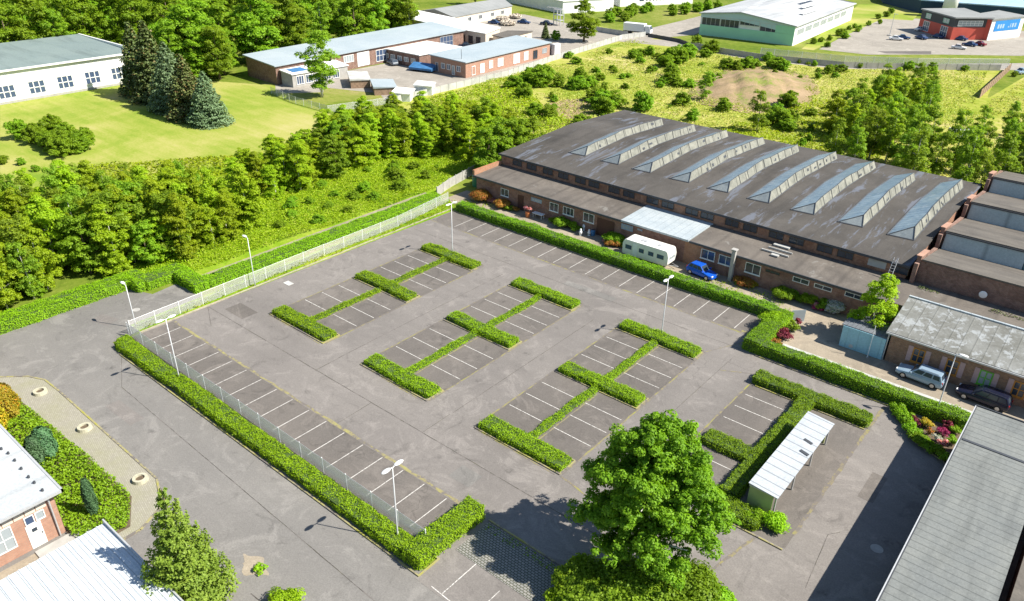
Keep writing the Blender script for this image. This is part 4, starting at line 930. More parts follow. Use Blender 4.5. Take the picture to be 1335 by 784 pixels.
for k in range(7):
    x, y = P([2, 11, 19.5, 28, 37.5, 45, 55.5][k], [588+v/4 for v in (-8, 15, 52, 95, 139, 168, 208)][k], 4.05); b = MB(); b.tube([(x, y, 4.0), (x, y, 4.22)], .09, 6); b.build('roof_vent', M_DKMETAL, ba)
# --- building B (bottom)
bb_, rb2 = block('ribbed_white_roof_building', 'building under a ribbed white metal roof at the bottom left edge', 'building', [(-46.3, -25), (-30, -25), (-30, 12.0), (-46.3, 12.0)], [2.75, 3.0, 3.0, 2.75], M_BRICKL, M_CORR, over=.2, th=.12)
b = MB(); b.box(-46.6, -29.8, 12.2, 12.3, 2.75, 3.15); b.build('edge_flashing', M_GREYM, bb_)
b = MB()
for k in range(60): b.box(-46.5, -29.8, -24.9+k*.62, -24.84+k*.62, 2.868, 2.93)
b2 = MB()
for k in range(60):
    y = -24.9+k*.62; b2.obox((-46.5, y, 2.87), (16.7, 0, .25), (0, .07, 0), (0, 0, .05))
b2.build('standing_seams', M_CORR, bb_)

# --- white building far left
wb = thing('long_white_building', 'long white rendered building with grey roof on the far left lawn', 'building', (-200, 60, 0))
XW = -185.8
b = MB(); b.prism([(-214, 20), (XW, 20), (XW, 84.6), (-214, 84.6)], 0, [7.2, 6.6, 6.6, 7.2]); b.build('wall', M_WHITE, wb)
b = MB(); b.prism([(-214.4, 19), (XW+.5, 19), (XW+.5, 85.0), (-214.4, 85.0)], [7.25, 6.62, 6.62, 7.25], [7.55, 6.9, 6.9, 7.55]); b.build('roof', M_WROOF, wb)
b = MB(); b.box(-214.4, XW+.5, 84.9, 85.3, 6.9, 7.65); b.box(XW+.5, XW+.62, 19, 85.2, 6.55, 6.95); b.build('edge_flashing', M_FRAME, wb)
b = MB(); b.box(XW-.02, XW+.08, 20, 84.6, 0, .5); b.build('plinth', M_CONC, wb)
for px, py in ((154.5, 95), (120.5, 100.5), (85, 106.5), (48, 113), (8.5, 119.5), (-30, 126)):
    d = _M.T@np.array([(px-667.5)/FPX, (py-392)/FPX, 1]); tt = XW/d[0]; y = d[1]*tt; z = CH+d[2]*tt
    window(wb, (XW, 20), (XW, 84.6), y-20, z-1.55, 3.5, 2.9, 3, 2, M_FRAME, M_GLASSB, fr=.22, dep=.1)
# --- far brick complex
def far(name, label, poly, z, wm, rm, **k): return block(name, label, 'building', poly, z, wm, rm, **k)[0]
def wins(t, p0, p1, specs):
    for (s, z, w_, h, nx, ny, fm, gm) in specs: window(t, p0, p1, s, z, w_, h, nx, ny, fm, gm, fr=.12, dep=.1)
lb = far('long_brick_hall', 'long low brick hall with blue grey roof beside the birch and yard', [(-159.4, 105), (-162.5, 172.5), (-177.5, 174), (-173, 106)], [4.3, 4.3, 4.9, 4.9], M_BRICKD, M_BLUEROOF, over=.5)
lb_p = ((-159.4, 105), (-162.5, 172.5))
wins(lb, lb_p[0], lb_p[1], [(22.5, 1.9, 3.4, 1.8, 4, 1, M_FRAME, M_GLASSG), (27.5, .4, 4.2, 3.4, 3, 3, M_FRAME, M_WHITEM), (34.5, .6, 5.0, 3.0, 4, 2, M_FRAME, M_GLASSB), (60, .6, 5.6, 3.2, 4, 2, M_GREYM, M_GLASSB)])
an = far('brick_annex', 'small grey walled annex with pale roof beside the birch tree', [(-154.6, 106), (-153.6, 121.5), (-159.1, 122), (-158.9, 106)], [2.9, 2.9, 3.3, 3.3], M_CONC, M_WHITEROOF)
wins(an, (-154.6, 106), (-153.6, 121.5), [(2+k*2.5, .5, 2.0, 2.0, 3, 1, M_FRAME, M_GLASSB) for k in range(5)])
b = MB(); b.prism([(-158.4, 107), (-155.5, 107), (-155.2, 111), (-158.2, 111)], [3.43, 3.22, 3.22, 3.43], [3.5, 3.3, 3.3, 3.5]); b.build('roof_panel', M_TARP, an)
fr_ = far('white_flat_roofed_wing', 'low brick wing with white flat roof between the yard and brick hall', [(-148.6, 141), (-148.3, 157), (-162, 156.5), (-163.3, 141)], 3.3, M_BRICKD, M_WHITEROOF)
wins(fr_, (-163.3, 141), (-148.6, 141), [(2+k*2.6, 1.1, 1.7, 1.2, 2, 1, M_FRAME, M_GLASSG) for k in range(5)])
br = far('brick_house_with_grey_roof', 'light red brick building with blue grey roof beside the slab fence', [(-132.4, 141.2), (-134.2, 177.8), (-146.5, 178), (-144.6, 141.2)], [3.7, 3.7, 4.0, 4.0], M_BRICKL, M_BLUEROOF, over=.4)
wins(br, (-132.4, 141.2), (-134.2, 177.8), [(3, .3, 1.4, 2.2, 1, 1, M_FRAME, M_BRICKL), (6.5, .3, 1.7, 2.3, 1, 1, M_FRAME, M_WHITEM), (10, .9, 1.6, 1.9, 1, 1, M_FRAME, M_CREAMW), (14, .8, 2.4, 2.0, 1, 1, M_FRAME, M_WHITEM), (21, .5, 2.8, 2.5, 2, 1, M_FRAME, M_WHITEM), (25.3, .7, 2.0, 2.2, 1, 1, M_FRAME, M_WHITEM), (29.6, .4, 2.0, 2.3, 2, 1, M_FRAMEB, M_GLASS), (34, 1.3, 2.2, 1.4, 3, 1, M_GREYM, M_GLASSG)])
wins(br, (-144.6, 141.2), (-132.4, 141.2), [(2.2, .2, 1.0, 2.3, 1, 1, M_GREYM, M_GLASSB), (4.4, 1.2, 1.3, 1.4, 2, 1, M_FRAME, M_GLASSB), (6.4, 1.2, 1.3, 1.4, 2, 1, M_FRAME, M_GLASSB), (8, .2, 1.0, 2.3, 1, 1, M_FRAME, M_GLASSG), (9.8, 1.2, 1.3, 1.4, 2, 1, M_FRAME, M_GLASSB)])
b = MB(); b.tube([(-135.5, 143, 3.9), (-135.5, 143, 6.3)], .06, 5); b.build('mast', M_DKMETAL, br)
wr = far('white_roofed_link', 'building with bright white flat roof behind the brick yard', [(-155.5, 174.5), (-159.5, 185.5), (-208, 193.5), (-202.5, 179.5), (-170, 175)], 4.0, M_CREAMW, M_WHITEROOF)
wins(wr, (-170, 175), (-155.5, 174.5), [(2+k*3.2, .6, 1.8, 2.2, 2, 1, M_FRAMEB, M_GLASS) for k in range(4)])
pb = far('cream_bungalow', 'pale cream low building with gable in front of the car park', [(-150, 177), (-152, 192), (-157.5, 187), (-155.6, 178)], 3.1, M_CREAMW, M_SHEDROOF)
wins(pb, (-150, 177), (-152, 192), [(3+k*4, .8, 1.6, 1.4, 2, 1, M_FRAMEB, M_GLASS) for k in range(3)])
bk = far('cream_barrack', 'long cream building with grey pitched roof behind the white roofed block', [(-187, 194), (-191.5, 229.5), (-198.5, 232.5), (-207, 236), (-205, 194.4), (-196, 194)], [3.3, 3.3, 5.0, 3.3, 3.3, 5.0], M_CREAMW, M_GREYROOF)
wins(bk, (-187, 194), (-191.5, 229.5), [(9, 1.1, 1.9, 1.5, 2, 1, M_FRAME, M_GLASS), (15.5, 1.1, 1.9, 1.5, 2, 1, M_FRAME, M_GLASS), (23, 1.1, 1.9, 1.5, 2, 1, M_FRAME, M_GLASS), (29.5, 1.1, 1.9, 1.5, 2, 1, M_FRAME, M_GLASS)])
door(bk, (-187, 194), (-191.5, 229.5), 5, 1.4, 2.3, M_TIMBER)
ws = far('white_clad_store', 'white clad storage shed behind the big lawn tree at the top edge', [(-181, 247), (-172, 268), (-205, 290), (-222, 258)], 4.3, M_WHITE, M_WHITEROOF)
b = MB()
wh2 = far('white_letter_hall', 'long white hall with dark characters on its wall at the top edge', [(-176, 279), (-160, 310), (-190, 330), (-206, 300)], 5.5, M_WHITE, M_SKYBLUE)
for k, s in enumerate((.06, .30, .50, .72)):   # four dark painted characters on the wall
    o0 = Vector((-176, 279, 1.9))+Vector((16, 31, 0)).normalized()*(9+k*3.2); d = Vector((16, 31, 0)).normalized(); n_ = Vector((d.y, -d.x, 0)); g = MB()
    g.obox(o0, d*.5, n_*.06, (0, 0, 2.2)); g.obox(o0+d*1.5, d*.5, n_*.06, (0, 0, 2.2)); g.obox(o0+d*.5+Vector((0, 0, [0, 1.7, .9, 1.7][k])), d*1.0, n_*.06, (0, 0, .5)); g.build('painted_letter', M_NAVY, wh2)
# green hall
gA, gB = (-121, 241.5), (-90.2, 243.6); gC = (-95.3, 312); gD = (-126, 310)
gh = thing('mint_green_hall', 'large industrial hall with mint green gable front and pale metal roof', 'building', centre([gA, gB, gC, gD]))
gm_ = ((gA[0]+gB[0])/2-2, 242.5); gm2 = ((gC[0]+gD[0])/2-2, 311)
b = MB(); b.prism([gA, gm_, gB, gC, gm2, gD], 0, [6.6, 8.1, 5.7, 5.7, 8.1, 6.6]); b.build('wall', M_WHITE, gh)
b = MB(); b.prism([(gA[0]-.5, gA[1]-.8), (gm_[0], gm_[1]-.8), (gB[0]+.7, gB[1]-.8), (gC[0]+.7, gC[1]+.5), (gm2[0], gm2[1]+.5), (gD[0]-.5, gD[1]+.5)], [6.65, 8.12, 5.72, 5.72, 8.12, 6.65], [6.95, 8.4, 6.0, 6.0, 8.4, 6.95]); b.build('roof', M_GHROOF, gh)
d, n_, L = side(gA, gB)
b = MB(); b.obox(Vector((*gA, .1))+n_*.0, d*L, n_*.12, (0, 0, 3.3)); b.build('green_cladding', M_MINT, gh)
b = MB(); b.prism([(gA[0], gA[1]-.12), (gm_[0], gm_[1]-.12), (gB[0], gB[1]-.12), (gB[0], gB[1]), (gm_[0], gm_[1]), (gA[0], gA[1])], [5.6, 5.6, 3.4, 3.4, 5.6, 5.6], [6.6, 8.1, 5.7, 5.7, 8.1, 6.6]); b.build('blue_cladding', M_MINTB, gh)
wins(gh, gA, gB, [(3.6, 3.3, 6.2, 2.8, 4, 1, M_GREYM, M_GLASS), (10, 3.3, 6.2, 2.8, 4, 1, M_GREYM, M_GLASS), (16.5, 4.5, 6.4, 1.7, 4, 1, M_GREYM, M_GLASS), (22.7, 3.0, 5.6, 2.8, 3, 1, M_GREYM, M_GLASS)])
b = MB(); b.obox(Vector((*gA, 3.45))+d*24.9-n_*0+n_*.13, d*6.0, n_*.04, (0, 0, 2.2)); b.build('green_panel', M_MINT, gh)
wins(gh, gB, gC, [(6+k*8.2, 2.6, 7.0, 2.0, 5, 1, M_FRAME, M_GLASSG) for k in range(7)])
for k in range(3): 
    s0 = Vector((gB[0]-.0, gB[1]+6, 6.05)); b = MB(); b.obox(Vector((gB[0]-5-k*4, 262+k*10, 6.05+.17*(5+k*4))), (0-.6, 14, 0), (-1.3, 0, .22), (0, 0, .08)); b.build('roof_light', M_WHITEM, gh)
# red building + blue sign
r1 = [(-70.3, 306), (-56.6, 292), (-48, 300.5), (-60.5, 318)]
rd = thing('red_office_building', 'red and charcoal two storey office with blue sign on its white gable', 'building', centre(r1))
b = MB(); b.prism(r1, 0, 3.9); b.prism([(-55, 300.2), (-47.4, 299.6), (-40.8, 315.8), (-50, 322)], 0, 6.5); b.build('wall', M_REDC, rd)
b = MB(); b.prism(r1, 3.9, 6.7); b.build('upper_wall', M_CHARC, rd)
b = MB(); b.prism([(-70.8, 305.8), (-56.5, 291.2), (-47, 300), (-60, 318.7)], 6.703, 7.1); b.prism([(-55, 300.5), (-47, 298.9), (-40.2, 316.0), (-50, 322.5)], [6.5, 6.5, 6.5, 6.5], [7.0, 6.8, 6.8, 7.0]); b.build('roof', M_GREYROOF, rd)
wins(rd, r1[0], r1[1], [(4.5, .4, 3.6, 3.2, 3, 2, M_FRAME, M_GLASSB), (15, .4, 3.8, 3.2, 3, 2, M_FRAME, M_GLASSB), (4.5, 4.5, 3, 1.6, 2, 1, M_MINT, M_GLASSG), (15, 4.6, 3.2, 1.4, 2, 1, M_MINT, M_GLASSG)])
wins(rd, r1[1], r1[2], [(5.5, 4.3, 8.5, 1.7, 6, 2, M_FRAME, M_GLASSG)])
e0, e1 = (-47.4, 299.6), (-40.8, 315.8); d, n_, L = side(e0, e1)
b = MB(); b.obox(Vector((*e0, .0)), d*L, n_*.12, (0, 0, 6.4)); b.build('white_gable', M_WHITE, rd)
b = MB(); b.obox(Vector((*e0, 2.7))+d*2.0+n_*.12, d*13.2, n_*.1, (0, 0, 3.2)); sg = b.build('sign', M_SIGNB, rd)
b = MB()
for k, (u, wd) in enumerate(((1.5, .9), (2.8, .9), (4.1, .9), (7.2, .5), (8.2, .4), (9.2, .9), (10.6, .9))): b.obox(Vector((*e0, 3.5))+d*(2.0+u)+n_*.22, d*wd, n_*.03, (0, 0, 1.3 if k != 3 else .5))
b.build('lettering', M_SKYBLUE, sg)
wins(rd, e0, e1, [(3+k*3.4, .4, 2.2, 1.9, 2, 1, M_FRAME, M_GLASSB) for k in range(4)])
# navy warehouse behind
wn = [(-102, 373), (-82, 352), (-46, 357), (120, 395), (100, 520), (-160, 520)]
wh = thing('navy_warehouse', 'huge dark navy warehouse with light blue roof at the top right edge', 'building', centre(wn))
b = MB(); b.prism(wn, 0, 4.6); b.build('wall', M_NAVY, wh); b = MB(); b.prism(wn, 4.603, 5.0); b.build('roof', M_SKYBLUE, wh)
x, y = -71, 350; t = thing('silo', 'white cylindrical silo standing behind the red office', 'silo', (x, y, 0)); b = MB(); b.tube([(x, y, 0), (x, y, 14)], 2.6, 20); b.build('tank', M_WHITEM, t, smooth=True); b = MB(); b.ball((x, y, 14), (2.6, 2.6, 1)); b.build('dome', M_WHITEM, t, smooth=True)

# ================================================================== fences
def slab_fence(name, label, pts, h, m, step=2.5, pm=None):
    t = thing(name, label, 'fence', (pts[0][0], pts[0][1], 0)); b = MB(); n_post = 0
    L_ = sum((Vector(pts[i+1])-Vector(pts[i])).length for i in range(len(pts)-1)); step = max(step, L_/90)
    for i in range(len(pts)-1):
        a, c = Vector(pts[i]), Vector(pts[i+1]); d = c-a; L = d.length; d.normalize(); n_ = Vector((-d.y, d.x))
        b.obox((a.x, a.y, 0), (c.x-a.x, c.y-a.y, 0), (n_.x*.06, n_.y*.06, 0), (0, 0, h))
        k = max(1, int(L/step))
        for j in range(k):
            p = a+d*(L*j/k); q = MB(); q.obox((p.x-d.x*.06-n_.x*.04, p.y-d.y*.06-n_.y*.04, 0), (d.x*.13, d.y*.13, 0), (n_.x*.14, n_.y*.14, 0), (0, 0, h+.12)); q.build('post', pm or M_CONC, t)
    b.build('panel', m, t); return t
slab_fence('concrete_slab_fence', 'long pale concrete slab fence between the brick yard and the field', [(-126.7, 113), (-126, 150), (-129.7, 173), (-134.4, 216), (-132, 226)], 1.5, M_CONCL)
slab_fence('concrete_slab_fence', 'grey slab fence running along the far road in front of the mint hall', [(-112, 219), (-100, 216.5), (-88, 216), (-67, 221.5), (-52, 232.5), (-34, 248.5)], 1.6, M_CONC, 3)
slab_fence('dark_board_fence', 'dark board fence slanting up at the right edge of the field', [(-32, 250), (-31, 209)], 2.0, M_TIMBER, 3, M_DKMETAL)
slab_fence('dark_bar_gate', 'dark metal barrier gate beside the white truck', [(-131, 226), (-118.5, 224), (-112, 219.5)], 1.1, M_DKMETAL, 3, M_DKMETAL)
slab_fence('lawn_wall', 'low grey wall along the road behind the lawn tree', [(-150, 222.5), (-136, 221.5)], 1.6, M_CONCL, 3)
def chain_fence(name, label, pts, h, step, group=None, wire=None):
    t = thing(name, label, 'fence', (pts[0][0], pts[0][1], 0))
    for i in range(len(pts)-1):
        a, c = Vector(pts[i]), Vector(pts[i+1]); d = c-a; L = d.length; d.normalize(); k = max(1, round(L/step)); n_ = Vector((-d.y, d.x))
        b = MB(); b.obox((a.x, a.y, .06), (c.x-a.x, c.y-a.y, 0), (n_.x*.004, n_.y*.004, 0), (0, 0, h-.1)); b.build('wire_mesh', wire or M_WIRE, t)
        for j in range(k+(1 if i == len(pts)-2 else 0)):
            p = a+d*(L*j/k); q = MB(); q.tube([(p.x, p.y, 0), (p.x, p.y, h+.06)], .042, 6); q.build('post', M_WHITEM, t)
        q = MB(); q.tube([(a.x, a.y, h-.03), (c.x, c.y, h-.03)], .016, 4); q.tube([(a.x, a.y, h*.5), (c.x, c.y, h*.5)], .008, 3); q.build('rail', M_GREYM, t)
    return t
chain_fence('chain_link_fence', 'chain link fence along the long hedge and the left parking row', [(-74.6, 27.3), (-30.1, 27.2)], 1.6, 2.96, None, M_WIRE_LIT)
chain_fence('chain_link_fence', 'chain link fence on the grass verge along the upper left edge of the lot', [(-74.75, 27.6), (-75.2, 50), (-75.3, 66), (-76.6, 77.4)], 1.6, 2.95)
slab_fence('old_picket_fence', 'grey picket fence at the far corner beside the green tank', [(-79.5, 78), (-80.8, 82), (-82.5, 90)], 1.5, M_CONC, 2)
chain_fence('garden_mesh_fence', 'thin green mesh fence round the lawn with the tall birch', [(-153.5, 99.2), (-142, 97.5), (-131, 97.6), (-127, 111)], 1.5, 3)
chain_fence('road_mesh_fence', 'tall dark mesh fence along the far road in front of the red office', [(-90, 219.5), (-68, 225), (-52, 236), (-33, 253)], 2.6, 4)

# ================================================================== lamp posts
def lamp(px, py, label, double=True, h=6.9, face=PI/2):
    x, y = P(px, py); t = thing('street_lamp', label, 'street lamp', (x, y, 0), face-PI/2, 'lamp posts round the car park')
    b = MB(); b.tube([(0, 0, 0), (0, 0, .9), (0, 0, .95), (0, 0, h)], [.075, .075, .058, .04], 8); b.build('pole', M_GREYM, t, True, False)
    for s in ((-1, 1) if double else (1,)):
        b = MB(); b.tube([(0, 0, h-.02), (0, s*.22, h+.05)], .035, 6); b.build('arm', M_WHITEM, t, False, False)
        b = MB(); b.ball((0, s*.58, h+.07), (.19, .42, .09), 12, 6); hd = b.build('lamp_head', M_WHITEM, t, True, False)
        b = MB(); b.ball((0, s*.62, h+.0), (.13, .28, .05), 10, 5); b.build('lamp_glass', M_GLASSG, hd, True, False)
    return t
lamp(519, 705, 'double headed lamp post in the hedge at the bottom of the car park')
lamp(235, 498, 'double headed lamp post in the long hedge near the fence corner')
lamp(590, 331, 'double headed lamp post in the hedge island nearest the far corner')
lamp(862, 439, 'double headed lamp post in the middle hedge island before the caravan')
lamp(1219, 542, 'single headed lamp post rising from the flower bed', False, 6.7, 0)
lamp(333, 374, 'single headed lamp post on the verge of the upper left fence', False, 6.3, PI)
lamp(178, 428, 'single headed lamp post at the fence corner by the road', False, 5.2, PI)
x, y = P(1159.7, 46.7); t = thing('street_lamp', 'thin lamp mast in the far car park by the red office', 'street lamp', (x, y, 0)); b = MB(); b.tube([(x, y, 0), (x, y, 6.8)], [.12, .06], 6); b.build('pole', M_GREYM, t); b = MB(); b.box(x-.2, x+1, y-.15, y+.15, 6.8, 6.95); b.build('lamp_head', M_GREYM, t)
b = MB(); b.tube([(x, y, 0), (x, y, .3)], .8, 10); b.build('base', M_CONC, t)

# ================================================================== hedges
for hx, nm in zip(HX[:3], ('left', 'middle', 'right')):
    hedge('hedge', [(hx-4.6, hx+4.6, 39.8, 41.7, .62), (hx-4.6, hx+4.6, 51.6, 53.4, .65), (hx-4.6, hx+4.6, 62.6, 64.5, .65), (hx-.45, hx+.45, 41.5, 51.8, .42), (hx-.45, hx+.45, 53.2, 62.8, .42)],
          {'left': 'low hedge island of three bars nearest the upper left fence', 'middle': 'low hedge island of three bars in the centre of the car park', 'right': 'low hedge island of three bars half behind the big tree'}[nm], group='hedge islands between the parking bays')
hedge('hedge', [(-21.2, -10.2, 62.4, 64.3, .8), (-16.5, -14.9, 46, 62.6, .8), (-20.6, -15, 50.8, 52.8, .7), (-17.5, -12.4, 44.0, 45.9, .75)], 'low branching hedge alongside the white roofed carport', M_HEDGE2, group=None)
hedge('hedge', [(-73.4, -30.2, 25.1, 26.85, .78), (-74.2, -72.4, 25.7, 27.0, .7), (-30.6, -28.7, 25.1, 32.2, 1.25)], 'long low hedge between the road and the chain link fence', M_HEDGE, lump=.11)
hedge('hedge', [(-73.4, -24.6, 75.5, 77.3, 1.25)], 'tall clipped hedge along the right parking row before the brick wing', M_HEDGE2, 210)
hedge('hedge', [(-24.6, -22.6, 67.6, 76.6, 1.5), (-22.9, -3.3, 67.7, 69.5, 1.3)], 'tall clipped hedge between the lot and the path to the parked cars', M_HEDGE2, 210)
hedge('hedge', [(-80.0, -77.9, 38.6, 77.5, 1.0), (-82.8, -77.9, 36.7, 38.8, 1.3)], 'long hedge outside the upper left chain link fence', M_HEDGE, lump=.1)
hedge('hedge', [(-87.2, -84.6, 4, 33.2, 1.35), (-87.0, -82.9, 32.4, 34.6, 1.35), (-85.2, -82.6, 33.5, 38.7, 1.3)], 'bulky clipped hedge along the road before the birch thicket', M_HEDGE, lump=.12)
# flower bed hedge (runs askew): small bushes in a row
for i in range(8):
    t_ = i/7; x = -9.0+t_*2.6; y = 67.1-t_*3.4
    bush('box_bush', x, y, .75, .95, M_HEDGE2, 'small clipped box bush edging the flower bed by the grey roof', 'shrub', 'box bushes edging the flower bed', size=.16)
for i in range(4):
    t_ = i/3; bush('box_bush', -5.9+t_*2.3, 63.4-t_*1.0, .8, .95, M_HEDGE2, 'small clipped box bush edging the flower bed by the grey roof', 'shrub', 'box bushes edging the flower bed', size=.16)
sheet('flower_bed', [(-9.3, 67.4), (-6.4, 63.6), (-3.2, 62), (-3.2, 67.6)], .048, M_SOIL)
FB = [(1195, 549, .55, M_DARKRED, 'dark red leafed plant in the flower bed'), (1209, 553, .65, M_YELLOW, 'yellow flowering shrub at the foot of the lamp post'), (1213, 562, .45, M_ORANGE, 'orange flowering plant in the middle of the flower bed'), (1228, 563, .55, M_MAGENTA, 'bright magenta flowering plant in the flower bed'), (1222, 571, .5, M_WHITEB, 'white flowering plant at the front of the flower bed'), (1236, 555, .6, M_DARKRED, 'tall reddish bronze shrub in the flower bed'), (1244, 560, .7, M_GROUNDC, 'yellow green shrub at the right end of the flower bed'), (1228, 578, .5, M_PINK, 'pale pink flowering plant low in the flower bed'), (1240, 575, .6, M_GROUNDC, 'lime green plant near the grey roof in the flower bed'), (1186, 543, .5, M_GROUNDC, 'yellow green plant at the left tip of the flower bed')]
for px, py, r, m, lab in FB: x, y = P(px, py, .4); bush('flowering_plant', x, y, r, 1.0, m, lab, 'flower', size=.12)
# corner bush, garden plants
def pbush(px, py, r, h, m, lab, name='shrub', cat='shrub', **k): x, y = P(px, py, h*.4); return bush(name, x, y, r, h, m, lab, cat, **k)
pbush(1008, 420, 1.6, 2.0, M_HEDGE, 'large loose bright green shrub at the corner of the two tall hedges')
pbush(1033, 425, .9, 1.6, M_SHRUB, 'smaller green shrub beside the glass panel at the hedge corner')
pbush(1022, 437, .95, 1.3, M_DARKRED, 'round dark red shrub behind the hedge at the garden path'); pbush(1041, 420, .55, 1.0, M_DARKRED, 'small dark red shrub at the path edge by the glass panel')
pbush(1011, 447, .8, .9, M_ORANGE, 'straw coloured dry plant between hedge and dark red shrub')
GP = [(628, 256, 1.5, 1.7, M_ORANGE, 'broad orange and green shrub by the green tank'), (655, 267, 1.1, 1.2, M_ORANGE, 'low reddish orange shrub below the first wing window'),
      (731, 290, 1.1, 1.4, M_GROUNDC, 'yellow green shrub below the middle wing windows'), (745, 287, .7, 1.3, M_PINK, 'tall pink flowering plant between two green shrubs'), (748, 296, .8, 1.1, M_GROUNDC, 'small lime shrub right of the pink flowering plant'),
      (801, 311, 1.3, 1.5, M_GROUNDC, 'pale green shrub right of the big brown gate'), (800, 317, 1.2, .9, M_ORANGE, 'orange flower cushion in front of the pale green shrub'), (816, 308, .6, 1.5, M_PINK, 'pink flowering plant just left of the caravan'),
      (970, 367, 1.0, 1.1, M_ORANGE, 'yellow orange shrub right of the concrete post'), (1021, 384, 1.1, 1.4, M_SHRUB, 'olive green shrub under the low louvred window'), (1034, 384, .9, 1.2, M_GROUNDC, 'yellow green shrub left of the clipped ball'), (1053, 389, .95, 1.5, M_HEDGE, 'round clipped green ball shrub under the wing window'),
      (1072, 396, 1.0, 1.4, M_GROUNDC, 'yellow and green flower clump right of the clipped ball'), (1075, 391, .6, 1.6, M_ORANGE, 'orange red flower clump by the wing wall'), (1088, 400, 1.1, 1.5, M_WHITEB, 'white flowering shrub at the shed end of the flower border'), (1062, 398, .6, .8, M_PINK, 'pale pink ground flowers before the border')]
for px, py, r, h, m, lab in GP: pbush(px, py, r*1.2, h*1.12, m, lab, 'garden_shrub', 'shrub', size=.13)
for k, (px, py, r, h, m) in enumerate(((640, 262, .8, 1.0, M_PINK), (664, 271, .8, .9, M_GROUNDC), (672, 273, .6, .9, M_ORANGE), (722, 287, .8, 1.0, M_SHRUB), (738, 292, .7, .8, M_MAGENTA), (754, 297, .6, .8, M_SHRUB), (792, 313, .8, .9, M_PINK), (809, 316, .8, 1.0, M_SHRUB), (812, 320, .6, .6, M_YELLOW), (908, 345, .7, .7, M_SHRUB), (962, 367, .7, .7, M_SHRUB), (980, 371, .8, .8, M_YELLOW), (1013, 380, .7, 1.0, M_SHRUB), (1028, 388, .6, .8, M_YELLOW), (1043, 391, .7, .8, M_SHRUB), (1066, 402, .7, .7, M_MAGENTA), (1081, 404, .7, .9, M_WHITEB), (1094, 405, .7, 1.0, M_WHITEB), (1078, 398, .6, 1.0, M_YELLOW))):
    pbush(px, py, r, h, m, 'small garden plant in the border between the tall hedge and the brick wing', 'border_plant', 'plant', group='plants in the border along the brick wing', size=.12)
# glass panel
x, y = P(1030, 420); t = thing('glass_screen', 'slanted pale glass panel standing at the hedge corner', 'panel', (x, y, 0)); b = MB(); b.obox((x, y, .1), (1.1, 1.1, 0), (.03, -.03, 0), (0, 0, 1.4)); b.build('pane', M_GLASSG, t); b = MB(); b.obox((x, y, 0), (1.1, 1.1, 0), (.05, -.05, 0), (0, 0, .1)); b.build('base_rail', M_GREYM, t)
# green tank
x, y = P(623, 236, .8); t = thing('green_water_tank', 'dark green round water tank beside the end of the brick wing', 'tank', (x, y, 0)); b = MB(); b.tube([(x, y, 0), (x, y, 1.7)], .9, 16); b.build('tank', plain('green_plastic', (.03, .17, .09), .1, 2, .5), t, smooth=False); b = MB(); b.tube([(x, y, 1.7), (x, y, 1.85)], [.7, .3], 14); b.build('lid', M_DKMETAL, t)
# garden furniture: white table, benches, figures
x, y = P(702, 279, .7); t = thing('garden_table', 'white garden table by the brown door of the brick wing', 'table', (x, y, .04)); b = MB(); b.box(x-.9, x+.9, y-.4, y+.4, .72, .78); b.build('table_top', M_WHITEM, t)
for sx in (-.75, .75):
    for sy in (-.3, .3): b = MB(); b.tube([(x+sx, y+sy, .04), (x+sx, y+sy, .72)], .035, 6); b.build('leg', M_WHITEM, t)
x, y = P(688, 277, .8); t = thing('potted_rose', 'pair of pink ball shaped blooms on an orange pot near the brown door', 'plant', (x, y, .04))
b = MB(); b.tube([(x, y, .04), (x, y, .8)], [.28, .38], 12); b.build('pot', plain('terracotta', (.5, .17, .06), .1, 3), t)
for sx in (-.32, .32): link('bloom', quads_mesh('bloom', clumps([np.array([sx, 0, 1.35])], [.36], 160, .14), M_PINK), t)
for k, (px, py, s, lab, m) in enumerate(((762, 296, .75, 'white stone figure on the path under the pale framed window', M_WHITEM), (757, 303, .6, 'low white stone ornament in front of the white figure', M_WHITEM), (768, 303, .55, 'small white ornament right of the white figure', M_WHITEM), (773, 303, .6, 'blue barrel beside the big brown gate', M_TARP))):
    x, y = P(px, py, .5); t = thing('garden_ornament' if k < 3 else 'barrel', lab, 'ornament' if k < 3 else 'barrel', (x, y, .04))
    if k < 3:
        b = MB(); b.tube([(x, y, .04), (x, y, .2*s), (x, y, .3*s)], [.35*s, .33*s, .2*s], 10); b.build('pedestal', m, t)
        b = MB(); b.tube([(x, y, .3*s), (x, y, .8*s), (x, y, 1.2*s), (x, y, 1.3*s)], [.3*s, .42*s, .3*s, .12*s], 10); b.ball((x, y, 1.5*s), .24*s, 10, 6); b.build('figure', m, t, smooth=True)
    else:
        b = MB(); b.tube([(x, y, .04), (x, y, .3), (x, y, .6), (x, y, .85)], [.28, .33, .33, .28], 12); b.build('drum', m, t); b = MB(); b.tube([(x, y, .85), (x, y, .88)], .25, 12); b.build('lid', M_DKMETAL, t)

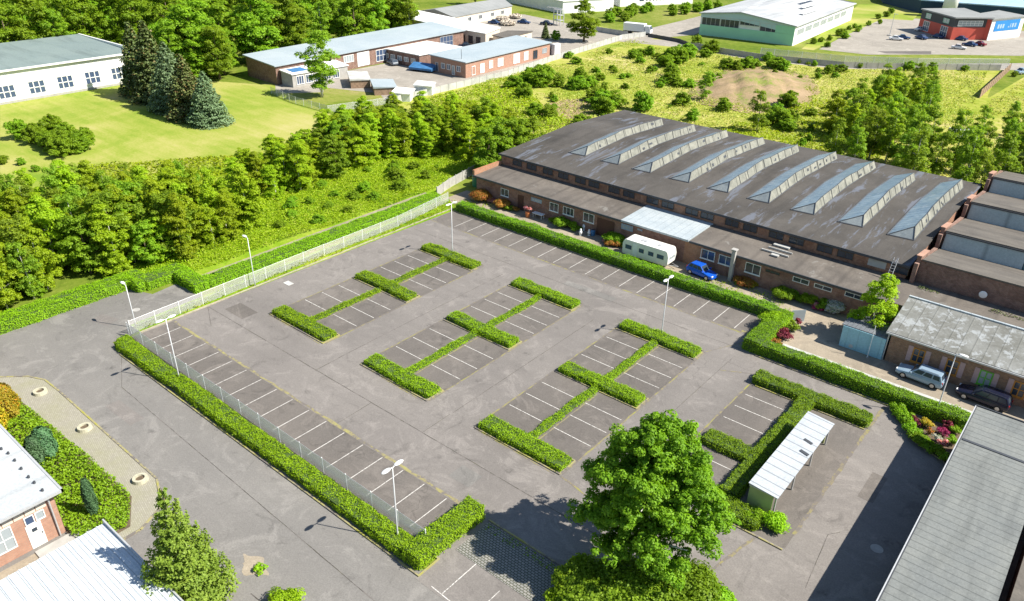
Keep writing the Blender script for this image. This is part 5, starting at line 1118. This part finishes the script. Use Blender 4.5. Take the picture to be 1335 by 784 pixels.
# ================================================================== vehicles
def car(name, label, x, y, rz, L, Wd, H, paint, kind='estate', z=.045, group=None, detail=True):
    """x forward local; body, cabin, glass, wheels"""
    t = thing(name, label, 'van' if kind == 'van' else 'car', (x, y, z), rz, group)
    hw = Wd/2; f, r = L/2, -L/2
    if kind == 'van': cab = dict(b0=f*.88, b1=r*.99, t0=f*.45, t1=r*.95, hood=.98)
    elif kind == 'hatch': cab = dict(b0=f*.42, b1=r*.96, t0=f*.06, t1=r*.70, hood=.82)
    elif kind == 'sedan': cab = dict(b0=f*.40, b1=r*.62, t0=f*.10, t1=r*.34, hood=.78)
    else: cab = dict(b0=f*.42, b1=r*.98, t0=f*.10, t1=r*.84, hood=.84)
    belt = .90 if kind != 'van' else 1.1
    # lower body loft
    st = [(f, .36, .60, .78), (f*.97, .26, .70, .90), (f*.78, .20, cab['hood']-.08, .98), (cab['b0'], .20, belt-.03, 1), (0, .20, belt, 1), (r*.7, .20, belt+.02, 1), (r*.95, .26, belt, .95), (r, .38, belt-.18, .86)]
    b = MB(); ring = []
    for (sx, zb, zt, wf) in st:
        w_ = hw*wf; base = len(b.v)
        for (yy, zz) in ((-w_*.88, zb), (-w_, zb+.15), (-w_, (zb+zt)/2+.08), (-w_*.93, zt-.05), (-w_*.72, zt), (w_*.72, zt), (w_*.93, zt-.05), (w_, (zb+zt)/2+.08), (w_, zb+.15), (w_*.88, zb)): b.v.append((sx, yy, zz))
        ring.append(base)
    for i in range(len(ring)-1):
        for k in range(10): k2 = (k+1) % 10; b.f.append((ring[i]+k, ring[i+1]+k, ring[i+1]+k2, ring[i]+k2)); b.mi.append(0)
    b.f.append(tuple(ring[0]+k for k in range(10))); b.mi.append(0); b.f.append(tuple(ring[-1]+k for k in range(9, -1, -1))); b.mi.append(0)
    body = b.build('body', paint, t, False, False, .04)
    # cabin frustum
    wb_, wt = hw*.93, hw*.74; zb, zt = belt-.02, H
    B = [(cab['b0'], -wb_, zb), (cab['b0'], wb_, zb), (cab['b1'], wb_, zb), (cab['b1'], -wb_, zb)]; Tp = [(cab['t0'], -wt, zt), (cab['t0'], wt, zt), (cab['t1'], wt, zt), (cab['t1'], -wt, zt)]
    b = MB(); b.add(B+Tp, [(0, 1, 5, 4), (1, 2, 6, 5), (2, 3, 7, 6), (3, 0, 4, 7), (4, 5, 6, 7), (3, 2, 1, 0)]); b.build('cabin', paint, t, False, False, .06)
    def pane(nm, a, b_, c, d_, u0, u1, v0, v1):
        a, b_, c, d_ = map(Vector, (a, b_, c, d_)); q = lambda u, v: (a.lerp(b_, u)).lerp(d_.lerp(c, u), v)
        pts = [q(u0, v0), q(u1, v0), q(u1, v1), q(u0, v1)]; n_ = (pts[1]-pts[0]).cross(pts[3]-pts[0]).normalized(); cen = sum(pts, Vector())/4
        if n_.dot(cen-Vector(((cab['t0']+cab['t1'])/2, 0, (zb+zt)/2))) < 0: n_ = -n_
        g = MB(); g.add([p+n_*.012 for p in pts]+[p-n_*.03 for p in pts], [(0, 1, 2, 3), (7, 6, 5, 4), (0, 4, 5, 1), (1, 5, 6, 2), (2, 6, 7, 3), (3, 7, 4, 0)]); return g.build(nm, M_GLASS, t, False, False)
    pane('windscreen', B[0], B[1], Tp[1], Tp[0], .07, .93, .12, .92)
    pane('rear_window', B[3], B[2], Tp[2], Tp[3], .1, .9, .3, .88)
    cuts = [(.06, .34), (.38, .66), (.70, .93)] if kind != 'van' else [(.08, .3)]
    for (i0, i1) in ((0, 3), (1, 2)):
        for (u0, u1) in cuts: pane('side_window', B[i0], B[i1], Tp[i1], Tp[i0], u0, u1, .2, .86)
    wx = (f*.64, r*.62)
    for sx in wx:
        for sy in (-1, 1):
            b = MB(); b.tube([(sx, sy*(hw-.2), .31), (sx, sy*(hw+.01), .31)], .31, 16); wl = b.build('wheel', M_TYRE, t, False, False)
            b = MB(); b.tube([(sx, sy*(hw+.0), .31), (sx, sy*(hw+.03), .31)], .19, 12); b.build('rim', M_RIM, wl, False, False)
    if detail:
        for sy in (-1, 1):
            b = MB(); b.box(f-.14, f-.0, sy*hw*.6-.16, sy*hw*.6+.16, .56, .70); b.build('headlight', M_LIGHTG, t, False, False)
            b = MB(); b.box(r+.0, r+.10, sy*hw*.74-.07, sy*hw*.74+.07, .6, .9); b.build('tail_light', M_TAIL, t, False, False)
            b = MB(); b.box(cab['b0']-.25, cab['b0']-.1, sy*(hw+.07)-.08, sy*(hw+.07)+.08, belt, belt+.13); b.build('mirror', paint, t, False, False)
        b = MB(); b.box(f-.06, f+.03, -hw*.7, hw*.7, .28, .45); b.build('bumper', paint, t, False, False)
        if kind == 'estate':
            for sy in (-1, 1): b = MB(); b.tube([(cab['t0']-.2, sy*wt*.9, H+.05), (cab['t1']+.2, sy*wt*.9, H+.05)], .02, 5); b.build('roof_rail', M_DKMETAL, t, False, False)
    return t
PT_BLUE = carpaint('bright_blue_paint', (.01, .10, .55)); PT_SILV = carpaint('silver_blue_paint', (.26, .36, .46)); PT_NAVY = carpaint('dark_navy_paint', (.012, .015, .035)); PT_WHITE = carpaint('white_car_paint', (.7, .7, .7)); PT_GREY = carpaint('grey_car_paint', (.10, .12, .15)); PT_DKBLUE = carpaint('deep_blue_paint', (.02, .05, .14)); PT_RED = carpaint('dark_red_paint', (.18, .01, .02))
car('parked_car', 'bright blue hatchback parked by the brick wing windows', -35.9, 80.5, math.radians(-8), 3.8, 1.65, 1.48, PT_BLUE, 'hatch')
car('parked_car', 'silver blue estate car parked left of the black one by the brick house', -8.75, 73.9, PI+math.radians(-3), 4.3, 1.72, 1.5, PT_SILV, 'estate', .08)
car('parked_car', 'very dark estate car parked by the brick house beside the grey roof corner', -3.2, 73.95, PI+math.radians(-3), 4.5, 1.75, 1.5, PT_NAVY, 'estate', .08)
far_cars = [(1168, 51, 'silver white car near the lamp mast in the far car park', PT_WHITE, 20), (1177.5, 49.5, 'dark car right behind the white one at the lamp mast', PT_DKBLUE, 20), (1201, 49.5, 'dark blue car before the left corner of the red office', PT_DKBLUE, 150), (1222, 48, 'dark car under the red office wall', PT_DKBLUE, 150), (1250, 62.5, 'white car in front of the inner corner of the red office', PT_WHITE, 10), (1264, 58.5, 'dark blue car between the white and dark red cars', PT_DKBLUE, 165), (1276, 58, 'dark red car beside the red office wall', PT_RED, 165), (1252, 51, 'blue car parked in the inner corner of the red office', PT_DKBLUE, 170), (1200, 39, 'small white car tight against the left office wall', PT_WHITE, 60)]
for px, py, lab, m, a in far_cars: x, y = P(px, py, .4); car('parked_car', lab, x, y, math.radians(a), 4.3, 1.75, 1.45, m, 'sedan', .03, 'cars parked at the red office', False)
for px, py, lab, m, a, kd in ((511.5, 82, 'dark grey minivan parked before the low brick wing', PT_GREY, 160, 'estate'), (645, 29.5, 'dark blue car behind the white roofed block', PT_DKBLUE, 20, 'sedan'), (683, 29, 'dark blue car at the yard left of the gantry', PT_DKBLUE, 20, 'sedan'), (713, 31, 'dark car next to the steel gantry', PT_NAVY, 20, 'sedan'), (608, 60, 'dark car in the small court between the white roofs', PT_NAVY, 40, 'sedan'), (1333, 94, 'silver car at the right edge beyond the dark fence', PT_SILV, 60, 'sedan')):
    x, y = P(px, py, .5); car('parked_car', lab, x, y, math.radians(a), 4.6, 1.8, 1.55, m, kd, .03, None, False)
# white camper amid birches
x, y = P(1255, 178, 1.0); car('camper_van', 'white van half hidden among the birches', x, y, math.radians(30), 5.5, 2.0, 2.4, PT_WHITE, 'van', .0, None, True)
# caravan
cv = thing('caravan', 'white touring caravan parked behind the hedge by the brick wing', 'caravan', (-43.2, 79.9, .045), math.radians(1))
b = MB(); prof = [(-3.3, .55), (-3.3, 1.9), (-3.1, 2.35), (-2.8, 2.5), (2.9, 2.5), (3.15, 2.35), (3.32, 1.7), (3.32, .75), (3.1, .45), (-3.1, .4)]
n = len(prof); b.add([(x, -1.1, z) for x, z in prof]+[(x, 1.1, z) for x, z in prof], [tuple(range(n)), tuple(range(2*n-1, n-1, -1))]+[(i, i+n, (i+1) % n+n, (i+1) % n) for i in range(n)]); b.build('body', plain('caravan_white', (.72, .71, .66), .05, 1, .4), cv, False, False, .05)
for x0, x1 in ((-2.85, -1.95), (-.85, -.15), (.5, 1.25), (1.75, 2.7)):
    b = MB(); b.box(x0, x1, -1.13, -1.08, 1.25, 1.8); fw = b.build('window', M_DKMETAL, cv, False, False); b = MB(); b.box(x0+.06, x1-.06, -1.14, -1.125, 1.31, 1.74); b.build('pane', M_GLASSB, fw, False, False)
b = MB(); b.box(3.28, 3.36, -.7, .7, 1.3, 1.65); b.build('window', M_GLASSG, cv, False, False)
b = MB(); b.box(-1.75, -1.15, -1.12, -1.09, .5, 2.2); b.build('door', M_FRAME, cv, False, False)
b = MB(); b.box(-1.2, -.3, -.3, .3, 2.5, 2.57); b.build('roof_hatch', M_GREYM, cv, False, False); b = MB(); b.box(1.2, 1.7, -.25, .25, 2.5, 2.57); b.build('roof_hatch', M_GREYM, cv, False, False)
for sy in (-1, 1): b = MB(); b.tube([(0, sy*.85, .3), (0, sy*1.08, .3)], .3, 14); b.build('wheel', M_TYRE, cv, False, False)
b = MB(); b.tube([(3.2, -.4, .42), (4.3, 0, .42)], .04, 5); b.tube([(3.2, .4, .42), (4.3, 0, .42)], .04, 5); b.build('drawbar', M_GREYM, cv, False, False)
# white tanker/box truck at far gate
x, y = P(831, 41, .8); tk = thing('box_truck', 'white truck on the far road beside the barrier gate', 'truck', (x, y, .03), math.radians(12))
b = MB(); b.box(-4.6, 2.6, -1.25, 1.25, .9, 3.3); b.build('box_body', M_WHITEM, tk, False, False, .08)
b = MB(); b.add([(2.8, -1.2, .6), (4.7, -1.2, .6), (4.7, -1.2, 1.7), (4.2, -1.2, 2.8), (2.8, -1.2, 2.8), (2.8, 1.2, .6), (4.7, 1.2, .6), (4.7, 1.2, 1.7), (4.2, 1.2, 2.8), (2.8, 1.2, 2.8)], [(0, 1, 2, 3, 4), (9, 8, 7, 6, 5), (0, 5, 6, 1), (1, 6, 7, 2), (2, 7, 8, 3), (3, 8, 9, 4), (4, 9, 5, 0)]); cb = b.build('cab', M_WHITEM, tk, False, False)
b = MB(); b.obox((4.72, -1.05, 1.75), (-.42, 0, .95), (0, 2.1, 0), (.02, 0, .01)); b.build('windscreen', M_GLASS, cb, False, False)
b = MB(); b.box(-4.6, 2.7, -.9, .9, .55, .88); b.build('chassis', M_DKMETAL, tk, False, False)
for sx in (-3.6, -2.4, 3.6):
    for sy in (-1, 1): b = MB(); b.tube([(sx, sy*.85, .5), (sx, sy*1.2, .5)], .5, 12); b.build('wheel', M_TYRE, tk, False, False)
# yard clutter: plank stacks, blue tarp covered trailer, white sheds
for px, py, lx, ly, h, a, m1, m2, lab in ((468, 103, 9, 4.5, 1.8, .95, M_TIMBER, M_CONCL, 'long timber stack under pale sheets beside the birch lawn'), (500, 112, 8, 5, 1.6, .95, M_TIMBER, M_BLUEROOF, 'timber stack with pale blue cover nearest the thicket'), (526, 122, 5, 4, 1.6, .6, M_WHITE, M_WHITEROOF, 'small white tent roof behind the thicket left of the other white one'), (554, 115, 4, 4, 2.0, .6, M_WHITE, M_WHITEROOF, 'small white peaked tent by the brick building corner')):
    x, y = P(px, py, 1.2); t = thing('storage_stack', lab, 'shed', (x, y, 0), a+PI/2); b = MB(); b.box(-lx/2, lx/2, -ly/2, ly/2, 0, h); b.build('stack', m1, t, False, False); b = MB(); b.prism([(-lx/2-.2, -ly/2-.2), (lx/2+.2, -ly/2-.2), (lx/2+.2, ly/2+.2), (-lx/2-.2, ly/2+.2)], h+.002, [h+.15, h+.15, h+.4, h+.4]); b.build('cover', m2, t, False, False)
x, y = P(551, 89, .8); t = thing('covered_trailer', 'blue tarpaulin covered trailer by the low brick wing', 'trailer', (x, y, 0), math.radians(15)); b = MB(); b.prism([(-3.4, -1.3), (3.4, -1.3), (3.4, 1.3), (-3.4, 1.3)], .5, [1.0, 1.0, 1.9, 1.9]); b.build('tarpaulin', M_TARP, t, False, False)
for sx in (-2, 2): b = MB(); b.tube([(sx, -1.2, .35), (sx, 1.2, .35)], .35, 10); b.build('wheel', M_TYRE, t, False, False)
x, y = P(728, 33); t = thing('steel_gantry', 'pale grey steel gantry frame standing in the far yard', 'gantry', (x, y, 0)); b = MB()
for dx in (-1.4, 1.4):
    for dy in (-1.0, 1.0): b.tube([(x+dx, y+dy, 0), (x+dx, y+dy, 5.2)], .16, 5)
for z_ in (1.6, 3.3, 5.1): b.box(x-1.5, x+1.5, y-1.1, y+1.1, z_, z_+.15)
b.box(x-5.0, x+1.5, y-.2, y+.2, 5.25, 5.55); b.build('frame', M_GREYM, t)
for px, py, lab in ((701, 62, 'stack of dark steel bins behind the brick building'),): 
    x, y = P(717, 66, 1); t = thing('steel_bin', lab, 'container', (x, y, 0)); b = MB(); b.box(x-1.2, x+1.0, y-1.5, y+1.5, 0, 2.6); b.build('body', M_DKMETAL, t); b = MB(); b.box(x+1.05, x+2.3, y-.8, y+1.8, 0, 3.0); b.build('door_panel', M_WHITEM, t)
# rubble heaps near gantry
for px, py, r in ((662, 33, 3.2), (655, 27, 2.6), (672, 24, 2.6)):
    x, y = P(px, py); t = bush('rubble_heap', x, y, r, 1.6, M_CREAMW, {33: 'pale rubble heap before the parked cars', 27: 'pale rubble heap by the cream barrack wall', 24: 'pale rubble heap by the road bend'}[py], 'rubble', size=.6)

# ================================================================== trees
def fill(kinds, name, poly, n, h0, h1, label, group, mind=2.6, avoid=None, w_=(.9, 1.2), z=0):
    pts = []; tries = 0; xs = [p[0] for p in poly]; ys = [p[1] for p in poly]
    while len(pts) < n and tries < 20000:
        tries += 1; x = random.uniform(min(xs), max(xs)); y = random.uniform(min(ys), max(ys))
        if not inpoly(np.array([x]), np.array([y]), poly)[0]: continue
        if any((x-a)**2+(y-c)**2 < mind**2 for a, c in pts): continue
        pts.append((x, y))
    for (x, y) in pts: tree(random.choice(kinds), name, x, y, random.uniform(h0, h1), label, 'tree', group, random.uniform(*w_), z)
# big maple: own mesh
def big_tree():
    x, y = -16.5, 34.4; t = thing('maple_tree', 'big leafy green tree standing at the bottom of the car park', 'tree', (x, y, 0))
    # boughs: (dx, dy, z, radius) round the leaning trunk, two tops
    keep = []
    L_ = [(-1.0, 1.9, 9.6, 1.5), (-1.3, 2.4, 7.2, 2.2), (-1.2, .4, 6.8, 2.0), (.9, 2.6, 7.2, 1.9), (-2.8, 1.4, 6.6, 1.9), (.4, 1.0, 5.2, 2.0), (-1.6, -.2, 4.9, 2.0), (-2.9, .6, 4.4, 1.7), (1.6, 1.6, 4.6, 1.8), (1.2, -.4, 3.2, 1.5), (-.8, -1.0, 3.0, 1.5), (-1.4, 2.3, 10.6, 1.15), (-.1, 2.9, 10.4, 1.15), (-2.1, 1.3, 9.5, 1.3), (.9, 3.1, 9.2, 1.3), (-.6, 1.0, 9.4, 1.4), (-3.3, 1.8, 8.3, 1.25), (1.9, 2.0, 8.0, 1.3), (-1.6, 4.6, 8.2, 1.4), (.3, -.5, 8.2, 1.4), (-2.6, -.3, 7.9, 1.35),
          (-4.3, .2, 6.6, 1.15), (-3.9, 3.0, 6.6, 1.3), (2.9, 2.9, 6.4, 1.3), (1.7, .2, 6.6, 1.3), (-.9, -1.3, 6.3, 1.3), (.6, 5.0, 6.4, 1.4), (-4.8, 1.8, 5.2, 1.0), (-2.8, -1.9, 5.2, 1.2), (3.3, 1.2, 4.9, 1.2), (1.0, -1.7, 4.6, 1.3), (-4.0, -1.0, 4.3, 1.0), (3.2, 3.8, 4.6, 1.2), (-3.0, 4.9, 4.8, 1.4), (-1.2, -2.3, 3.8, 1.1), (2.6, -.6, 3.4, 1.1), (-2.6, .2, 3.6, 1.2), (-.2, 1.6, 6.5, 1.8), (-.8, 2.2, 8.3, 1.7), (-.4, .6, 4.4, 1.4)]
    for (dx, dy, z_, r) in L_:
        for k in range(int(9*r*r)+4):
            d = unit(rng.normal(size=(1, 3)))[0]; d[2] = abs(d[2]) if rng.random() < .7 else d[2]; keep.append((np.array([dx, dy, z_*1.07])+d*r*rng.uniform(.4, 1.08), .44*rng.uniform(.6, 1.35)))
    C = [k[0] for k in keep]; Rr = [k[1] for k in keep]
    link('crown', quads_mesh('crown', clumps(C, Rr, 125, .2, up=.4), M_MAPLE), t)
    b = MB(); b.tube([(0, 0, -.1), (0.0, 0, 1.2), (-.3, .5, 3.2), (-.8, 1.5, 6), (-1.0, 1.9, 10)], [.48, .38, .32, .2, .05], 10)
    for k in range(18):
        z_ = random.uniform(2.2, 8); a = random.random()*6.28; L = random.uniform(2.4, 4.0)*(1.1-z_/16); ox, oy = -.14*z_, .26*z_; b.tube([(ox, oy, z_), (ox+math.cos(a)*L*.5, oy+math.sin(a)*L*.5, z_+L*.35), (ox+math.cos(a)*L, oy+math.sin(a)*L, z_+L*.6)], [.14, .09, .03], 6)
    b.build('trunk', M_WBARK, t, True, False)
big_tree()
pbush(765, 765, 2.3, 2.4, M_TREE, 'dark rounded shrub left of the big tree foot', size=.22); pbush(895, 775, 2.6, 2.4, M_MAPLE, 'broad rounded shrub right of the big tree foot', size=.22); pbush(825, 775, 2.6, 2.6, M_TREE, 'rounded shrub in front of the big tree trunk', size=.22); pbush(740, 790, 1.6, 1.6, M_HEDGE, 'sunlit shrub at the bottom edge left of the big tree', size=.2); pbush(925, 790, 1.8, 1.8, M_HEDGE2, 'sunlit shrub at the bottom edge right of the big tree', size=.2)
pbush(1010, 680, 1.1, 1.2, M_HEDGE, 'bright green shrub at the near end of the carport hedge')
pbush(985, 672, .9, 1.0, M_HEDGE2, 'low green shrub before the lime coloured carport wall')
tree('larch', 'larch_tree', *P(209, 632, 10.2), 10.3, 'tall bright green larch in the bottom left corner', 'tree', None, 1.0)
x, y = P(338, 745); pbush(338, 741, .6, .5, M_HEDGE, 'tiny green shrub growing from a crack in the road'); sheet('bare_ground', [(x-.7+(.95+.28*math.sin(3*a)+.14*math.sin(7*a))*math.cos(a)*1.25, y+math.sin(a)*(.7+.22*math.sin(4*a+1))) for a in [k*.2094 for k in range(30)]], .026, M_PATH)
pbush(370, 786, 1.3, 1.3, M_HEDGE, 'green shrub cut off by the bottom edge right of the larch')
# spruces on far lawn
SP = [('spruce0', 186, 123, 16, 1.0, 'dark spruce at the left rear of the spruce row'), ('spruce0', 206, 131, 17.2, 1.05, 'tallest dark spruce in the spruce row'), ('bluespruce', 229, 144, 14.2, 1.0, 'blue green spruce in the middle of the spruce row'), ('spruce1', 249, 154, 13, 1.2, 'spruce with brown tipped needles behind the front blue one'), ('bluespruce', 275, 162, 10.6, 1.1, 'front blue spruce at the right end of the spruce row')]
for kd, px, py, h, w_, lab in SP: x, y = P(px, py); tree(kd, 'spruce_tree', x, y, h, lab, 'tree', 'row of spruces on the lawn', w_)
BR = ['broad%d' % i for i in range(5)]; TH = ['thick%d' % i for i in range(6)]; BI = ['birch%d' % i for i in range(4)]; BU = ['bush%d' % i for i in range(4)]
# forest behind the white building and brick hall
fill(BR, 'deciduous_tree', [(-217, 20), (-262, 10), (-300, 75), (-300, 210), (-240, 215), (-212, 190), (-180, 176), (-179, 106), (-185, 92), (-214, 88)], 165, 14, 19, 'deciduous tree in the forest behind the white building and the brick hall', 'forest trees behind the buildings', 5.0)
fill(BI, 'birch_tree', [(-180, 100), (-179, 170), (-190, 176), (-190, 100)], 9, 12, 16, 'slender birch at the forest edge behind the brick hall', 'birches at the forest edge', 5.0)
fill(BR, 'deciduous_tree', [(-186, 88), (-177, 96), (-172, 100), (-180, 104), (-190, 98)], 8, 11, 15, 'deciduous tree between the spruces and the brick hall', 'trees beside the brick hall', 4)
fill(BR, 'deciduous_tree', [(-300, 215), (-235, 225), (-215, 245), (-215, 300), (-300, 320)], 22, 10, 15, 'deciduous tree far behind the cream barrack', 'trees behind the cream barrack', 7)
# thicket left
T1 = [(-86.5, 41), (-89.0, 36), (-89.4, 20), (-89.4, 4), (-118, 4), (-118, 26), (-108, 44), (-97, 53), (-90, 52), (-86, 44)]
fill(TH+['birch0', 'birch1', 'broad2'], 'young_birch_tree', T1, 185, 5.6, 10.2, 'young tree in the dense thicket beside the road', 'young trees of the roadside thicket', 1.6, w_=(.8, 1.3))
T2 = [(-100, 55), (-95, 63), (-99, 80), (-92, 92), (-84, 94), (-79, 98), (-86, 108), (-104, 106), (-114, 92), (-106, 66)]
fill(TH+['broad1'], 'young_birch_tree', T2, 95, 4.6, 8.6, 'young tree in the thicket before the brick yard', 'young trees of the thicket before the yard', 1.9, w_=(.9, 1.4))
fill(BR, 'deciduous_tree', [(-80, 90), (-76.5, 92), (-77, 100), (-82, 98)], 4, 8.5, 10.5, 'broad tree beside the left end of the skylight hall', 'trees at the end of the skylight hall', 2.5)
fill(BU, 'meadow_bush', [(-97, 56), (-89, 50), (-84, 60), (-83, 76), (-90, 90), (-98, 80)], 26, .8, 2.2, 'low green bush in the bright tall grass meadow', 'bushes in the bright meadow', 3, w_=(1, 1.6))
fill(BU, 'undergrowth_bush', T1, 40, 1.5, 3.2, 'leafy bush under the trees of the roadside thicket', 'undergrowth of the roadside thicket', 2.2)
fill(BU, 'lawn_bush', [P(20, 178), P(60, 172), P(112, 188), P(120, 208), P(60, 200)], 10, 3.0, 4.0, 'dark green bush in the clump on the near edge of the lawn', 'bushes on the lawn edge', 2.2)
fill(BU, 'lawn_bush', [P(-10, 200), P(50, 215), P(60, 228), P(0, 222)], 4, 1.0, 1.6, 'low bush in the strip crossing the lawn', 'low bushes in the lawn strip', 3)
scatter('tall_grass', [(-83.2, 39.4), (-81.8, 78), (-85, 96), (-95, 92), (-100, 78), (-98, 56), (-90, 50), (-87, 40)], 55, .1, 1.0, .22, M_TALL, 2, .30, label='bright yellow green tall grass and weeds outside the upper left hedge')
scatter('tall_grass', [(-82.8, 36.9), (-82.9, 39.5), (-87, 41), (-89, 50), (-96, 56), (-92, 44), (-88.6, 36), (-87.4, 33)], 45, .1, .8, .22, M_TALL, 14, .4, label='bright weeds at the foot of the roadside thicket')
scatter('tall_grass', [(-132, 50), (-126, 40), (-112, 44), (-108, 58), (-104, 70), (-112, 96), (-118, 96), (-114, 78)], 7, .1, .9, .5, M_TALL, 3, .3, label='rough grass between the mown lawn and the thicket')
scatter('field_grass', [(-124, 113), (-128, 173), (-132, 217), (-112, 216), (-88, 214), (-67, 219), (-36, 243), (-31, 205), (-20, 172), (-10, 128), (-77, 127), (-84, 108), (-104, 112)], 5.5, .0, .7, .38, M_FIELDG, 6, .12, label='dry yellow green field grass behind the skylight hall')
scatter('field_weeds', [(-105, 112), (-124, 118), (-127, 150), (-110, 140), (-96, 128), (-78, 126), (-76, 100), (-84, 96)], 7, .0, 1.0, .5, M_TALL, 7, .2, label='bright green weeds between the thicket and the field')
scatter('field_weeds', [(-62, 127), (-64, 150), (-58, 180), (-48, 190), (-40, 170), (-30, 128)], 5, .0, .9, .5, M_TALL, 12, .2, label='bright green weeds behind the right half of the skylight hall')
scatter('field_weeds', [(-29, 200), (-18, 178), (15, 184), (25, 225), (-26, 248)], 3, .0, .9, .4, M_FIELDG, 17, .2, label='rough grass right of the dark board fence')
# birch at brick yard, lawn tree
x, y = P(420, 127); tree('birch0', 'birch_tree', x, y, 14.5, 'tall loose birch on the small lawn before the brick annex', 'tree', None, 1.5)
x, y = P(761, 54.5); tree('broad1', 'lawn_tree', x, y, 13.0, 'single round tree on the lawn near the white truck', 'tree', None, 1.15)
for px, py, h, lab in ((711, 50, 5, 'small conifer left of the lawn tree'), (724, 52, 3, 'low round bush beside the small conifer')): x, y = P(px, py); tree('spruce0' if h == 5 else 'bush0', 'garden_tree', x, y, h, lab, 'tree')
# field shrubs (base pixel, height)
FS = [(700, 112, 4.5), (710, 106, 5), (727, 113, 4), (691, 108, 3.5), (755, 103, 3.6), (751, 116, 3), (769, 113, 3), (793, 70, 1.6), (827, 76, 3.0), (834, 73, 3), (846, 74, 3), (868, 87, 4.4), (876, 80, 4), (886, 83, 4.4), (892, 75, 5), (873, 108, 4.4), (876, 100, 3.4), (784, 142, 4.5), (775, 132, 4), (797, 140, 4.5), (788, 150, 4), (838, 145, 4.6), (891, 138, 4), (917, 131, 6.5), (923, 110, 4), (943, 145, 4), (908, 62, 4.5), (926, 69, 4.5), (918, 75, 3), (948, 90, 3), (960, 92, 3), (975, 89, 4), (985, 87, 3), (1012, 90, 4), (1022, 93, 3), (1001, 80, 3), (752, 84, 2), (819, 101, 1.4), (903, 158, 3), (986, 172, 8), (1017, 165, 4), (1012, 155, 4), (1027, 140, 4), (1030, 160, 3), (1026, 170, 3), (1183, 92, 3.2), (1213, 96, 3.2), (1080, 97, 2.5), (1098, 95, 2.5), (760, 165, 3), (715, 155, 3), (697, 150, 3), (682, 128, 3.5), (672, 116, 3.5), (1045, 190, 2)]
FS += [(random.uniform(690, 900), random.uniform(72, 150), random.uniform(1.0, 2.4)) for _ in range(36)]+[(random.uniform(905, 1100), random.uniform(82, 108), random.uniform(.8, 1.8)) for _ in range(22)]+[(random.uniform(1040, 1100), random.uniform(150, 185), random.uniform(.8, 2)) for _ in range(8)]
for i, (px, py, h) in enumerate(FS):
    x, y = P(px, py); h *= random.uniform(.75, 1.1)
    if h > 6: tree('birch1', 'young_birch_tree', x, y, h, 'slender young birch left of the dirt mound' if px < 950 else 'loose young birch just behind the hall roof', 'tree', None, 1.3)
    else: tree(random.choice(BU), 'field_bush', x, y, h, 'green bush scattered in the dry field behind the skylight hall', 'shrub', 'bushes scattered in the field', random.uniform(.8, 1.5))
# birch grove on the right
fill(BI+['thick0', 'thick1'], 'birch_tree', [(-41, 138), (-48, 160), (-49, 186), (-43, 198), (-36, 190), (-32, 160), (-36, 140)], 36, 7, 10, 'green leafy tree in the grove left of the hidden white van', 'trees of the grove behind the hall', 3.2, w_=(.95, 1.3))
fill(BI, 'birch_tree', [(-38, 127), (-38, 137), (-24, 152), (-8, 172), (8, 175), (8, 140), (-12, 139), (-15, 128)], 46, 8, 11.5, 'slim white stemmed birch behind the saw tooth workshop', 'birches behind the saw tooth workshop', 2.7, w_=(.9, 1.2))
fill(BI, 'birch_tree', [(-24, 172), (-16, 190), (6, 200), (8, 178), (-14, 176)], 12, 6, 9, 'small birch right of the hidden white van', 'small birches at the right edge', 3.5)
# garden birch over the shed
tree('thick2', 'birch_tree', -15.2, 78.9, 7.9, 'yellow green birch overhanging the sky blue shed', 'tree', None, 1.05)
# bottom-left columnar plants
x, y = P(124, 672); tree('column', 'columnar_juniper', x, y, 3.6, 'slim upright juniper in the middle of the ground cover', 'shrub', None, .68)
for px, py, h, w_, lab in ((52, 607, 3.0, 1.3, 'left blue green juniper of the pair by the pale roof'), (64, 598, 3.2, 1.5, 'right blue green juniper of the pair by the pale roof')): x, y = P(px, py); tree('column', 'columnar_juniper', x, y, h, lab, 'shrub', None, w_)
for px, py, h, w_, lab in ((12, 548, 3.8, 1.2, 'golden yellow conifer at the left edge of the plaza'), (-8, 575, 4.5, 1.2, 'orange tinted conifer cut by the left edge')): x, y = P(px, py); tree('goldcolumn', 'golden_conifer', x, y, h, lab, 'shrub', None, w_)
# roadside hedge rows far
fill(BU, 'road_shrub', [P(780, 26), P(845, 12), P(848, 20), P(790, 33)], 9, 3, 4, 'yellow green shrub in the row behind the white truck', 'shrubs behind the white truck', 4)
fill(BU, 'road_shrub', [P(873, 15), P(935, 6), P(935, 14), P(875, 23)], 8, 3, 4, 'yellow green shrub in the row left of the mint hall', 'shrubs left of the mint hall', 4)
fill(BU, 'verge_shrub', [P(1050, 60), P(1150, 22), P(1165, 16), P(1155, 28), P(1080, 62)], 16, 1.6, 2.6, 'low shrub along the verge right of the mint hall', 'shrubs right of the mint hall', 3)
fill(BU, 'roadside_bush', [P(1060, 82), P(1330, 97), P(1330, 101), P(1060, 88)], 6, 1.0, 1.8, 'low bush at the foot of the far road fence', 'low bushes at the road fence', 4)
sheet('lawn', [P(1120, 6), P(1160, 6), P(1200, 16), P(1190, 27), P(1150, 25), P(1060, 66), P(1045, 64)], .033, M_LAWN)
